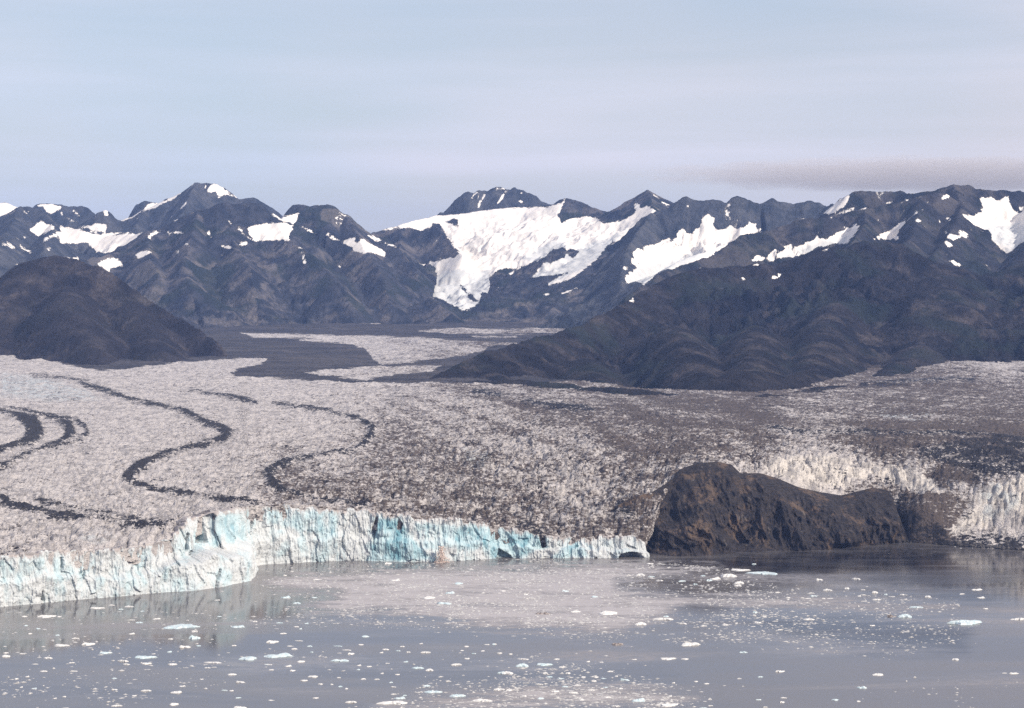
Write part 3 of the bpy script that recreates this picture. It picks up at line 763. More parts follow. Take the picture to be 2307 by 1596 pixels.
for s in SH:
    ctrl.append(np.array((s[0], s[1] + 4, 1.0)))
ctrl = np.array(ctrl)
hsurf = rbf_fit(ctrl[:, :2], ctrl[:, 2])

# nearest distance of the ice for a viewing angle a = X / Y
ta = (bx + nx * off) / (by + ny * off); tY = by + ny * off
o_ = np.argsort(ta)
frA = np.concatenate([ta[o_], HT[3:-3, 0] / HT[3:-3, 1], SH[1:, 0] / SH[1:, 1]])
frY = np.concatenate([tY[o_] + 1.0, HT[3:-3, 1] + 4, SH[1:, 1]])
o_ = np.argsort(frA); frA, frY = frA[o_], frY[o_]
NCOL, NROW = 1070, 425
A1 = np.linspace(-0.335, 0.335, NCOL)
Y0 = np.interp(A1, frA, frY)
tt = np.linspace(0, 1, NROW)
# rows grow with distance
yb_ = np.exp(np.log(2500) + tt * (np.log(9900) - np.log(2500)))
tt = (yb_ - 2500) / (9900 - 2500)
Yg = Y0[None, :] + tt[:, None] * (9900 - Y0[None, :])
Xg = A1[None, :] * Yg
Zs = hsurf(Xg, Yg)
px, py = proj(Xg, Yg, Zs)
Vx, Vy = px / C('V', 1, 0)[0], py / C('V', 1, 1)[1]

# roughness of the broken surface
rough_f = rbf_fit([C('V', *p) for p in [(-300, 1000), (0, 1200), (0, 1000), (0, 850), (300, 1200), (300, 950), (600, 1100), (600, 900), (900, 1050), (900, 900), (1100, 1100), (1200, 1000), (1200, 900), (1400, 1080), (1400, 950), (1700, 1020), (1700, 940), (2000, 1060), (2000, 950), (2250, 1100), (2250, 950), (2250, 850), (2100, 1170), (600, 780), (1200, 780)]],
                  np.array([3.0, 4.5, 3.0, 2.0, 4.5, 2.6, 3.6, 2.2, 5.0, 3.0, 7.5, 6.0, 3.0, 6.0, 3.2, 5.5, 2.6, 6.5, 2.8, 6.0, 2.4, 2.0, 4.0, 1.5, 1.5]))
amp = np.clip(rough_f(px, py), 1.2, 9)
wxg = Xg + fbm(Xg / 60, Yg / 60, 2, 41) * 14
wyg = Yg + fbm(Xg / 60 + 9, Yg / 60, 2, 42) * 14
f1, f2, cid = worley(wxg / 10.5, wyg / 17.0, 43)
blk = (cid - 0.5) * 1.3 + sstep(0.0, 0.32, f2 - f1) * 1.1 - 0.8
f1, f2, cid2 = worley(wxg / 32.0, wyg / 42.0, 47)
big = (cid2 - 0.5) * 1.2 + sstep(0.0, 0.25, f2 - f1) * 0.6 - 0.5
rid = ridged(wxg / 22, wyg / 34, 4, 45, 0.6) - 0.5
crv = ridged(wxg / 75.0, wyg / 26.0, 3, 49, 0.6) - 0.55
ser = crv * 1.5 * (0.5 + noise2(Xg / 220, Yg / 300, 50)) + blk * 0.6 + rid * 1.4 + big * np.clip((amp - 3.0) / 3.0, 0, 1.0) + fbm(Xg / 5, Yg / 7, 2, 46) * 0.35
near_shore = np.clip((Yg - Y0[None, :]) / 60.0, 0, 1)
onshore = sstep(SH[1, 0] / SH[1, 1], SH[3, 0] / SH[3, 1], A1)[None, :]
k_on = 0.25 + 0.75 * near_shore; k_off = 0.45 + 0.55 * np.clip(near_shore * 3, 0, 1)
Zg = Zs + ser * amp * (k_off + (k_on - k_off) * onshore)
Zg += fbm(Xg / 260, Yg / 260, 3, 48) * 5 * sstep(0, 1, near_shore)
Zg += np.where(Vy < 870, 1, 0) * (ridged(Xg / 140, Yg / 200, 4, 51) - 0.5) * 14
Zg = np.maximum(Zg, np.minimum(0.4 + (Yg - Y0[None, :]) * 0.1, 3.0))

# debris bands, dirt, clean patches
mor = [CW('G1', [(180, 128, 4), (260, 130, 7), (350, 145, 9), (450, 160, 9), (500, 185, 13), (590, 205, 17), (680, 235, 17), (760, 270, 15), (850, 290, 12), (960, 310, 12), (1060, 330, 22), (1130, 360, 26), (1200, 400, 28), (1280, 430, 42), (1335, 470, 52), (1310, 505, 34), (1240, 525, 17), (1130, 545, 17), (1000, 580, 22), (900, 615, 27), (840, 650, 42), (780, 690, 48), (740, 725, 42), (800, 760, 26), (870, 780, 15), (970, 800, 13), (1060, 815, 18), (1180, 835, 9), (1290, 850, 18), (1400, 865, 15), (1500, 880, 14)]),
       CW('G1', [(-160, 290, 14), (-60, 310, 14), (0, 325, 18), (60, 345, 26), (130, 370, 44), (190, 400, 76), (205, 450, 96), (180, 500, 72), (120, 525, 34), (50, 545, 26), (0, 565, 24), (-120, 600, 24)]),
       CW('G1', [(60, 315, 5), (150, 320, 6), (250, 350, 12), (340, 380, 30), (400, 410, 46), (415, 455, 54), (390, 495, 36), (330, 525, 20), (250, 550, 14), (180, 580, 16), (130, 610, 18), (70, 640, 24), (0, 665, 22), (-120, 700, 24)]),
       CW('G1', [(370, 370, 5), (450, 385, 8), (500, 420, 12), (510, 460, 12), (480, 495, 9), (420, 515, 7), (330, 540, 6)]),
       CW('G1', [(-160, 790, 30), (0, 840, 32), (60, 870, 36), (130, 890, 36), (220, 915, 38), (320, 940, 33), (400, 955, 31), (490, 968, 18), (580, 975, 14), (660, 985, 12), (700, 990, 20), (780, 1000, 24), (860, 1015, 22), (960, 1030, 22), (1050, 1045, 16), (1110, 1045, 12)]),
       CW('G1', [(200, 840, 14), (260, 855, 20), (330, 880, 14), (430, 900, 10), (540, 925, 12), (620, 940, 10), (760, 960, 10), (840, 970, 8), (1000, 995, 12), (1080, 1010, 8)]),
       CW('G2', [(170, 285, 9), (260, 295, 9), (380, 310, 11), (480, 325, 13), (560, 350, 13), (650, 370, 14), (720, 400, 18), (750, 440, 32), (735, 480, 36), (700, 520, 24), (640, 560, 13), (560, 570, 11), (480, 578, 13), (390, 595, 18), (300, 612, 22), (200, 645, 36), (140, 700, 46), (150, 750, 42), (200, 795, 30), (230, 805, 16)]),
       CW('G2', [(230, 810, 9), (350, 840, 12), (460, 855, 12), (560, 870, 12), (640, 885, 12), (710, 898, 14)]),
       CW('G1', [(1120, 215, 8), (1230, 235, 12), (1330, 250, 18), (1440, 270, 18), (1500, 280, 8)]),
       CW('G3', [(-90, 225, 20), (-20, 232, 26), (60, 240, 12)]), CW('G3', [(200, 285, 14), (330, 300, 24), (450, 315, 26), (560, 320, 20), (610, 335, 10)]),
       CW('G4', [(100, 432, 8), (140, 437, 16), (190, 452, 24), (250, 465, 10), (380, 470, 7), (600, 465, 7), (800, 472, 12), (1000, 475, 10), (1250, 470, 9), (1400, 480, 12), (1550, 495, 20), (1700, 510, 24)]),
       CW('G4', [(650, 190, 8), (800, 175, 14), (1000, 165, 16), (1180, 145, 16), (1300, 155, 8)]),
       CW('G4', [(1000, 580, 8), (1200, 640, 14), (1400, 670, 16), (1596, 690, 18)])]
mf = np.full(px.shape, -6.0, np.float32)
for m in mor:
    mf = np.maximum(mf, line_field(px, py, m))
dark_poly = [CL('G4', [(960, 545), (1200, 505), (1500, 485), (1700, 500), (1700, 700), (1480, 720), (1300, 700), (1100, 640), (1010, 595)]),
             CL('G4', [(820, 830), (900, 850), (880, 900), (1000, 960), (1130, 1020), (1140, 1090), (1000, 1110), (850, 1080), (820, 980)]),
             CL('G4', [(1060, 1080), (1200, 1060), (1400, 1060), (1750, 1090), (1750, 1200), (1060, 1200)]),
             CL('G3', [(740, 890), (800, 880), (860, 960), (820, 990), (770, 950)]),
             CL('G3', [(160, 985), (230, 980), (330, 1030), (300, 1060), (200, 1020)]),
             CL('G2', [(1440, 1300), (1500, 1300), (1480, 1330)])]
dk = mask_polys(px, py, dark_poly)
white_poly = [CL('M2', [(-40, 1243), (20, 1245), (500, 1265), (900, 1265), (1400, 1290), (1850, 1322), (1990, 1318), (1990, 1328), (1780, 1345), (1750, 1370), (1640, 1400), (1480, 1440), (1200, 1470), (1000, 1470), (930, 1420), (880, 1370), (780, 1330), (600, 1312), (400, 1296), (560, 1288), (240, 1285), (60, 1280)]),
              CL('M2', [(430, 1540), (600, 1520), (900, 1492), (1440, 1490), (1340, 1530), (1100, 1552), (900, 1592), (600, 1572)]),
              CL('M2', [(1270, 1235), (1500, 1222), (1800, 1217), (2560, 1210), (2370, 1240), (1995, 1252), (1500, 1248)]),
              CL('M2', [(630, 1158), (900, 1164), (990, 1172), (800, 1178)]), CL('M2', [(1640, 1272), (1990, 1262), (1990, 1285), (1700, 1280)]),
              CL('G1', [(600, 100), (900, 68), (1200, 42), (1575, 33), (1540, 55), (1380, 105), (1345, 125), (1430, 148), (1100, 140), (700, 130)])]
wh = mask_polys(px, py, white_poly)
vline = np.interp(Vx, [-400, 0, 90, 150, 230, 530, 900, 1200, 1300, 1500, 1700, 1850], [775, 785, 795, 822, 838, 851, 866, 867, 862, 840, 800, 600])
val = np.clip((vline - Vy) * 0.45, -6, 6)
valley = np.minimum(val, -wh)
dirt_f = rbf_fit([C('V', *p) for p in [(-200, 1000), (0, 1230), (0, 1000), (0, 880), (0, 800), (300, 1200), (300, 1000), (300, 900), (300, 850), (500, 1050), (500, 1160), (650, 1060), (700, 980), (600, 900), (900, 1000), (800, 1100), (900, 880), (1000, 940), (1000, 1100), (1150, 1030), (1200, 940), (1200, 1140), (1300, 1050), (1400, 1000), (1500, 1090), (1350, 1180), (1700, 950), (1650, 1030), (1800, 1040), (1900, 1070), (2050, 1080), (2000, 990), (2000, 930), (2100, 1140), (2050, 1190), (2250, 1000), (2250, 900), (2250, 840), (2000, 860), (2230, 1130), (2290, 1180), (1250, 870)]],
                 np.array([.12, .30, .12, .04, .2, .22, .14, .05, .2, .25, .15, .50, .2, .15, .52, .42, .38, .48, .50, .42, .60, .50, .40, .66, .60, .45, .72, .40, .22, .25, .30, .80, .62, .80, .85, .88, .55, .38, .5, .12, .25, .55]))
dirt = np.clip(dirt_f(px, py) + 0.07 * sstep(1400, 1700, Vx), 0, 1)
psi_pts, psi_val = [], []
for k_, v_ in ((0, 1.0), (1, 0.0), (2, 0.35), (3, 0.52), (4, 0.04), (5, 0.30), (6, 2.0), (7, 2.05), (8, 1.55), (11, 3.6)):
    for p_ in mor[k_][::2]:
        psi_pts.append(p_[:2]); psi_val.append(v_)
for (x, y, v_) in ((0, 795, 2.2), (250, 842, 2.3), (550, 856, 2.5), (900, 872, 2.9), (1250, 885, 3.3), (1500, 912, 3.7), (1000, 1000, 2.3), (1000, 1150, 2.15), (1250, 1100, 2.45), (1400, 1150, 2.5), (1300, 960, 2.9), (1600, 980, 3.2), (1600, 1020, 2.9), (2307, 900, 4.3), (2000, 905, 4.1), (2307, 840, 4.9), (1900, 1030, 3.1), (2150, 1050, 3.1), (2250, 1150, 2.8), (-200, 900, 0.6), (0, 870, 1.0)):
    psi_pts.append(C('V', x, y)); psi_val.append(v_)
psi = rbf_fit(psi_pts, np.array(psi_val), 0.5)(px, py) + fbm(Xg / 300, Yg / 500, 3, 61) * 0.05
band = fbm(psi * 7.0, psi * 0 + 0.7, 4, 62, 0.65)
dirt = np.clip(dirt + band * (0.10 + 0.16 * sstep(0.2, 0.6, dirt)), 0, 1)
clean_poly = [CL('G4', [(1150, 1030), (1210, 960), (1320, 900), (1310, 830), (1400, 770), (1520, 720), (1600, 690), (1750, 690), (1750, 960), (1500, 960), (1400, 970), (1390, 1020), (1280, 1050), (1200, 1080)]),
              CL('G4', [(100, 610), (400, 590), (700, 640), (900, 670), (1050, 720), (1150, 830), (1000, 830), (880, 790), (700, 720), (560, 790), (380, 800), (200, 740), (60, 680)])]
clean = np.clip(mask_polys(px, py, clean_poly) / 5.0 + 0.2, 0, 1)
blue_poly = [CL('G1', [(0, 110), (300, 150), (500, 210), (600, 270), (300, 280), (0, 250)]), CL('G1', [(450, 1100), (480, 1070), (600, 1060), (680, 1080), (600, 1110)]), CL('G2', [(1280, 560), (1450, 580), (1400, 680), (1280, 640)]), CL('G4', [(1330, 800), (1420, 760), (1596, 850), (1500, 950), (1350, 950)]), CL('G4', [(680, 350), (760, 320), (1100, 320), (1000, 400), (760, 370)])]
blue = np.clip(mask_polys(px, py, blue_poly) / 5.0 + 0.3, 0, 1)

def glacier_mat():
    t = NT('crevassed_glacier_ice')
    n1 = t.noise(1 / 6.0, 4, 0.68, sc=(.75, .75, 2.0))
    n2 = t.noise(1 / 34.0, 4, 0.6, sc=(1, .6, 1.4))
    n3 = t.noise(1 / 160.0, 4, 0.55)
    spk = t.math('ADD', t.math('ADD', t.math('MULTIPLY', n1, 0.58), t.math('MULTIPLY', n2, 0.30)), t.math('MULTIPLY', n3, 0.12))
    dirt = t.math('SUBTRACT', t.attr('dirt'), t.math('MULTIPLY', t.attr('clean'), 0.34))
    thr = t.rng(dirt, 0.0, 1.0, 0.645, 0.325, False)
    df = t.rng(t.math('SUBTRACT', spk, thr), -0.035, 0.06)
    ice = t.mix(t.noise(1 / 50.0, 3), (0.45, 0.415, 0.40), (0.63, 0.59, 0.565))
    ice = t.mix(t.math('MULTIPLY', t.attr('clean'), 0.8), ice, (0.66, 0.61, 0.55))
    ice = t.mix(t.math('MULTIPLY', t.attr('blue'), t.rng(t.noise(1 / 26.0, 4), 0.34, 0.62, 0, 0.55)), ice, (0.46, 0.56, 0.60))
    gry = t.rng(t.noise(1 / 17.0, 3, 0.6, sc=(1, .6, 1)), 0.46, 0.64, 0, 0.7)
    ice = t.mix(gry, ice, (0.25, 0.235, 0.235))
    dcol = t.mix(t.noise(1 / 70.0, 3), (0.060, 0.047, 0.043), (0.125, 0.098, 0.084))
    c = t.mix(df, ice, dcol)
    # medial moraines: rock rubble
    me_ = t.math('ADD', t.attr('moraine'), t.math('ADD', t.math('MULTIPLY', t.math('SUBTRACT', n2, 0.5), 13.0), t.math('MULTIPLY', t.math('SUBTRACT', n1, 0.5), 17.0)))
    mcol = t.mix(n1, (0.008, 0.008, 0.012), (0.026, 0.024, 0.028))
    c = t.mix(t.rng(me_, -0.9, 0.5, 0, 0.96), c, mcol)
    fr = t.math('MULTIPLY', t.rng(t.attr('moraine'), -4.5, 0.5), t.rng(t.noise(1 / 4.5, 3, 0.6, sc=(.8, .6, 1.5)), 0.53, 0.60))
    c = t.mix(t.math('MULTIPLY', fr, 0.85), c, mcol)
    va = t.math('ADD', t.attr('valley'), t.math('MULTIPLY', t.math('SUBTRACT', t.noise(1 / 120.0, 5, 0.65, sc=(.5, 2.2, 1)), 0.5), 6.0))
    vcol = t.mix(t.rng(t.noise(1 / 160.0, 6, 0.7, sc=(.4, 1.6, 1)), 0.36, 0.66), (0.018, 0.018, 0.026), (0.068, 0.060, 0.062))
    c = t.mix(t.rng(va, -0.4, 0.5, 0, 0.97), c, vcol)
    t.put(t.b.inputs['Base Color'], c)
    t.b.inputs['Roughness'].default_value = 0.75
    t.b.inputs['Specular IOR Level'].default_value = 0.25
    t.bump(t.math('ADD', n1, t.math('MULTIPLY', t.noise(1 / 3.5, 3, 0.6), 0.5)), 1.0, 6.0)
    return t.m

hid = np.clip(mask_polys(px, py, [CL('V', [(1180, 848), (1300, 860), (1420, 872), (1600, 882), (1800, 876), (1860, 850), (1800, 760), (1300, 780)])]) / 4.0, 0, 1)
Zg = Zg - hid * 60          # the ice stops at the foot of the hill
moraine = np.maximum(mf, dk * 0.35 - 1.1)
Zg = Zg + sstep(-2.0, 2.5, mf) * 3.5
co = np.stack([Xg, Yg, Zg], -1).reshape(-1, 3)
sk = lambda a: np.concatenate([a[:1], a], 0)
co = np.concatenate([np.stack([Xg[0], Yg[0], Zg[0] - 22], -1), co], 0)
glacier = mesh_from('glacier', co, grid_faces(NROW + 1, NCOL), glacier_mat(), {'dirt': sk(dirt), 'moraine': sk(moraine), 'valley': sk(valley), 'clean': sk(clean), 'blue': sk(blue)}, True)
tag(glacier, 'wide crevassed glacier streaked with winding dark rubble bands', kind='structure')

# ------------------------------------------------------------------ ice cliff
NZ = 64
tr = np.linspace(0, 1, NZ)
Tt, Ss = np.meshgrid(tr, sv, indexing='ij')
top = tz[None, :]
Zc = -5 + Tt * (top + 5)
inw = off[None, :] * (0.35 * Tt ** 1.2 + 0.65 * sstep(0.46, 0.58, Tt + fbm(Ss / 30, Tt * 2, 3, 81) * 0.14))
# buttresses, flutes, slabs
wS = Ss + fbm(Ss / 25, Zc / 25, 2, 82) * 5
g1, g2, c1 = worley(wS / 13.0, Zc / 26.0 + wS / 60, 83)
g3, g4, c2 = worley(wS / 5.0, Zc / 13.0, 84)
disp = (c1 - 0.5) * 4.6 + (c2 - 0.5) * 2.0 + (ridged(Ss / 4.5, Zc / 45, 3, 88) - 0.5) * 2.6
disp += (ridged(Ss / 13, Zc / 90, 4, 85, 0.6) - 0.5) * 8.5 * sstep(0.15, 0.7, Tt)
disp += fbm(Ss / 38, Zc / 34, 4, 86) * 6.5
disp += fbm(Ss / 3.2, Zc / 4.5, 3, 87) * 1.1
disp -= sstep(0.05, 0.0, g2 - g1) * 0.5
disp *= sstep(-0.02, 0.10, Tt) * 0.85 + 0.15
disp += sstep(0.10, 0.0, Tt) * 2.0 * (noise2(Ss / 12, Ss * 0, 90) - 0.2)          # wave-cut foot
inw = inw - disp * (0.55 + 0.45 * (Tt < 0.97))
Xc = bx[None, :] + nx[None, :] * inw
Yc = by[None, :] + ny[None, :] * inw
cpx, cpy = proj(Xc, Yc, Zc)
crev = [(CL('V', [(440, 1222), (446, 1180), (452, 1166), (458, 1170), (462, 1200), (470, 1222)]), 34), (CL('V', [(428, 1253), (430, 1240), (438, 1238), (441, 1250)]), 20),
        (CL('V', [(565, 1202), (564, 1160), (568, 1142), (574, 1142), (572, 1175)]), 26), (CL('V', [(484, 1328), (489, 1298), (497, 1280), (500, 1284), (494, 1310), (490, 1330)]), 16),
        (CL('V', [(1388, 1264), (1400, 1248), (1418, 1243), (1436, 1244), (1452, 1256), (1440, 1264)]), 26), (CL('V', [(416, 1245), (421, 1200), (427, 1202), (424, 1240)]), 14),
        (CL('V', [(1212, 1200), (1228, 1200), (1232, 1232), (1220, 1236)]), 14), (CL('V', [(1118, 1262), (1124, 1235), (1150, 1250), (1158, 1262)]), 14),
        (CL('V', [(836, 1190), (846, 1164), (852, 1164), (848, 1195), (840, 1230)]), 9), (CL('V', [(136, 1255), (142, 1255), (142, 1285), (138, 1290)]), 7),
        (CL('V', [(92, 1352), (96, 1330), (100, 1345), (102, 1356)]), 9), (CL('V', [(270, 1243), (280, 1243), (278, 1268)]), 8), (CL('V', [(395, 1268), (400, 1262), (408, 1278)]), 9),
        (CL('V', [(298, 1350), (302, 1338), (308, 1348)]), 9), (CL('V', [(184, 1300), (188, 1280), (194, 1282), (190, 1308)]), 6)]
for poly, depth in crev:
    m = mask_polys(cpx, cpy, [poly], 3.0)
    k = sstep(-0.2, 1.0, m) * depth
    Xc += nx[None, :] * k; Yc += ny[None, :] * k
# cap that runs in under the glacier surface
caps = []
for (i_, dz) in ((3.0, 0.0), (10.0, -1.5), (26.0, -9.0)):
    caps.append(np.stack([Xc[-1] + nx * i_, Yc[-1] + ny * i_, Zc[-1] + dz], -1))
co = np.concatenate([np.stack([Xc, Yc, Zc], -1), np.array(caps)], 0)
nr = co.shape[0]
bl_poly = [(CL('V', [(830, 1245), (850, 1165), (905, 1165), (930, 1210), (980, 1262), (900, 1268), (820, 1268)]), 1.0), (CL('V', [(1100, 1180), (1240, 1200), (1240, 1235), (1160, 1262), (1110, 1262), (1080, 1220)]), 0.9),
           (CL('V', [(600, 1140), (760, 1150), (760, 1210), (690, 1200), (600, 1180)]), 0.55), (CL('V', [(1240, 1250), (1300, 1215), (1330, 1255), (1240, 1262)]), 0.7), (CL('V', [(930, 1175), (1100, 1185), (1080, 1240), (950, 1240)]), 0.65),
           (CL('V', [(0, 1260), (130, 1250), (220, 1262), (200, 1310), (0, 1320)]), 0.4), (CL('V', [(430, 1190), (480, 1160), (560, 1150), (560, 1220), (430, 1240)]), 0.6), (CL('V', [(455, 1280), (500, 1270), (530, 1300), (500, 1330), (440, 1325)]), 0.45)]
bl = np.full(cpx.shape, 0.14)
for poly, v in bl_poly:
    bl = np.maximum(bl, v * np.clip(mask_polys(cpx, cpy, [poly]) / 6 + 0.4, 0, 1))
bl = np.concatenate([bl, np.zeros((3, NS))], 0)
tp = np.concatenate([Zc - top, np.full((3, NS), 5.0)], 0)

def cliff_mat():
    t = NT('glacier_cliff_ice')
    v = t.noise(1 / 13.0, 5, 0.62, sc=(1, 1, .3), dist=0.5)
    v2 = t.noise(1 / 30.0, 4, 0.6, sc=(1, 1, .6), dist=0.6)
    fine = t.noise(1 / 3.5, 4, 0.6, sc=(1, 1, .5))
    b = t.math('ADD', t.math('MULTIPLY', t.attr('bluish'), 0.85), t.math('ADD', t.math('MULTIPLY', t.math('SUBTRACT', v, 0.5), 1.4), t.math('MULTIPLY', t.math('SUBTRACT', v2, 0.5), 1.6)))
    white = t.mix(v2, (0.51, 0.505, 0.495), (0.445, 0.50, 0.525))
    c = t.mix(t.rng(b, 0.05, 0.6), white, (0.41, 0.515, 0.545))
    c = t.mix(t.rng(b, 0.50, 1.15), c, (0.15, 0.31, 0.37))
    # dirt washed down from the top edge
    d = t.math('ADD', t.attr('fromtop'), t.math('ADD', t.math('MULTIPLY', t.math('SUBTRACT', v, 0.5), 34.0), t.math('MULTIPLY', t.math('SUBTRACT', fine, 0.5), 16.0)))
    c = t.mix(t.rng(d, -6.0, 1.0, 0, 0.75), c, (0.33, 0.275, 0.255))
    c = t.mix(t.rng(t.noise(1 / 7.0, 5, 0.7, sc=(1, 1, .5)), 0.62, 0.74, 0, 0.5), c, (0.30, 0.29, 0.29))
    t.put(t.b.inputs['Base Color'], c)
    t.b.inputs['Roughness'].default_value = 0.55
    t.b.inputs['Specular IOR Level'].default_value = 0.3
    t.bump(t.math('ADD', fine, t.math('MULTIPLY', v, 1.0)), 0.55, 2.5)
    return t.m
cliff = mesh_from('ice_cliff', co.reshape(-1, 3), grid_faces(nr, NS), cliff_mat(), {'bluish': bl, 'fromtop': tp}, False, parent=glacier)
cliff['label'] = 'white and pale blue calving ice wall above the water'

# ------------------------------------------------------------------ rock headland
NHX, NHT, NHB = 520, 92, 12
u = np.linspace(0, len(head) - 1, NHX)
Bp = np.stack([smooth1(np.interp(u, np.arange(len(head)), HB[:, k]), 9) for k in range(3)], -1)
Tp = np.stack([smooth1(np.interp(u, np.arange(len(head)), HT[:, k]), 5) for k in range(3)], -1)
rows = []
us = Bp[:, 0]
for j in range(NHT):
    t = j / (NHT - 1)
    k = 0.55 * t + 0.45 * t ** 2.2
    X = Bp[:, 0] + (Tp[:, 0] - Bp[:, 0]) * t
    Y = Bp[:, 1] + (Tp[:, 1] - Bp[:, 1]) * k
    Z = -4 + (Tp[:, 2] + 4) * t
    e = (1 - t ** 6)
    w = X + fbm(X / 50, Z / 50, 2, 93) * 18
    a = (ridged(w / 85, Z / 150 + 3, 4, 91, 0.5) - 0.55) * 50 + fbm(X / 130, Z / 70, 4, 92) * 30
    f1, f2, ci = worley(w / 30.0 + fbm(X / 40, Z / 40, 2, 98), Z / 34.0, 94)
    f3, f4, cj = worley(w / 10.0, Z / 12.0, 97)
    a = a + (ci - 0.5) * 12 * sstep(0, 0.4, f2 - f1) + (cj - 0.5) * 5 * sstep(0, .3, f4 - f3) + (ridged(X / 26 + Z / 90, Z / 40, 4, 96, 0.6) - 0.55) * 15 + fbm(X / 9, Z / 9, 3, 95) * 3.5
    hh = np.clip((Tp[:, 2]) / 60, 0.1, 1)
    a = a * 1.35
    rows.append(np.stack([X, Y - a * e * hh * min(1, t * 5 + 0.25), Z + a * 0.15 * e * hh * min(1, t * 4)], -1))
for j in range(1, NHB):
    t = j / (NHB - 1)
    rows.append(np.stack([Tp[:, 0], Tp[:, 1] + 70 * t, Tp[:, 2] - 34 * t ** 1.3], -1))
co = np.array(rows)
def rock_mat():
    t = NT('brown_cliff_rock')
    big = t.noise(1 / 60.0, 6, 0.68, sc=(1.3, 1, .6), dist=0.3)
    med = t.noise(1 / 9.0, 5, 0.7, sc=(1.1, 1, .6))
    c = t.mix(t.rng(med, 0.3, 0.7), (0.012, 0.011, 0.014), (0.046, 0.038, 0.036))
    c = t.mix(t.rng(t.math('ADD', t.math('MULTIPLY', big, 0.75), t.math('MULTIPLY', med, 0.25)), 0.51, 0.63, 0, 0.88), c, (0.125, 0.086, 0.060))
    c = t.mix(t.rng(t.noise(1 / 18.0, 4, 0.65, sc=(1.4, 1, .25)), 0.62, 0.72, 0, 0.55), c, (0.15, 0.135, 0.125))
    t.put(t.b.inputs['Base Color'], c)
    t.b.inputs['Roughness'].default_value = 0.85
    t.b.inputs['Specular IOR Level'].default_value = 0.2
    t.bump(t.math('ADD', med, t.noise(1 / 4.0, 4, 0.65)), 0.9, 4.0)
    return t.m
rock = mesh_from('rock_headland', co.reshape(-1, 3), grid_faces(co.shape[0], NHX), rock_mat(), None, False)
tag(rock, 'dark brown rock headland between the ice cliff and the calm bay', kind='structure')

# ------------------------------------------------------------------ rubble along the right shore (nobody could count it)
def ico(sub=1):
    import bmesh
    bm = bmesh.new(); bmesh.ops.create_icosphere(bm, subdivisions=sub, radius=1.0)
    v = np.array([x.co[:] for x in bm.verts]); f = np.array([[q.index for q in p.verts] for p in bm.faces]); bm.free()
    return v, f
ico_v, ico_f = ico(1)
def scatter(name, pts, sizes, mat, squash=(1, 1, .7), seed=0, sunk=0.3, attrs=None, base=None):
    rg = np.random.default_rng(seed)
    bv, bf = base if base is not None else (ico_v, ico_f)
    n, k = len(pts), len(bv)
    jit = 1 + (rg.random((n, k, 1)) - 0.5) * 0.7
    ang = rg.random(n) * 6.283
    c, s = np.cos(ang), np.sin(ang)
    v = bv[None] * jit
    x = v[..., 0] * c[:, None] - v[..., 1] * s[:, None]
    y = v[..., 0] * s[:, None] + v[..., 1] * c[:, None]
    sx = squash[0] * (0.7 + 0.8 * rg.random(n)); sy = squash[1] * (0.7 + 0.8 * rg.random(n)); sz = squash[2] * (0.5 + rg.random(n))
    S = np.asarray(sizes)
    co = np.stack([x * (sx * S)[:, None] + pts[:, 0:1], y * (sy * S)[:, None] + pts[:, 1:2], v[..., 2] * (sz * S)[:, None] + pts[:, 2:3] + (S * sz * (0.5 - sunk))[:, None]], -1)
    f = bf[None] + (np.arange(n) * k)[:, None, None]
    return mesh_from(name, co.reshape(-1, 3), f.reshape(-1, 3), mat, None, False)

def plain_mat(name, a, b, scale, rough=0.8):
    t = NT(name)
    t.put(t.b.inputs['Base Color'], t.mix(t.rng(t.noise(scale, 4, 0.6), 0.35, 0.65), a, b))
    t.b.inputs['Roughness'].default_value = rough
    return t.m
rubble_mat = plain_mat('shore_rubble', (0.028, 0.026, 0.028), (0.075, 0.066, 0.062), 1 / 6.0)
rg = np.random.default_rng(5)
q = []
for k in range(2600):
    x = rg.uniform(2035, 2420); y = rg.uniform(1, 20) if rg.random() < .7 else rg.uniform(1, 45)
    yy = np.interp(x, [p[0] for p in shore], [p[1] for p in shore])
    w = on_plane(*C('V', x, yy)); q.append((w[0], w[1] + y * 1.6, 0.5 + min(y * 0.16, 3.2)))
rub = scatter('shore_rubble', np.array(q), 0.7 + rg.random(len(q)) ** 3 * 3.2, rubble_mat, seed=6)
tag(rub, 'dark rubble strewn along the shore below the dirty ice on the right', kind='stuff')

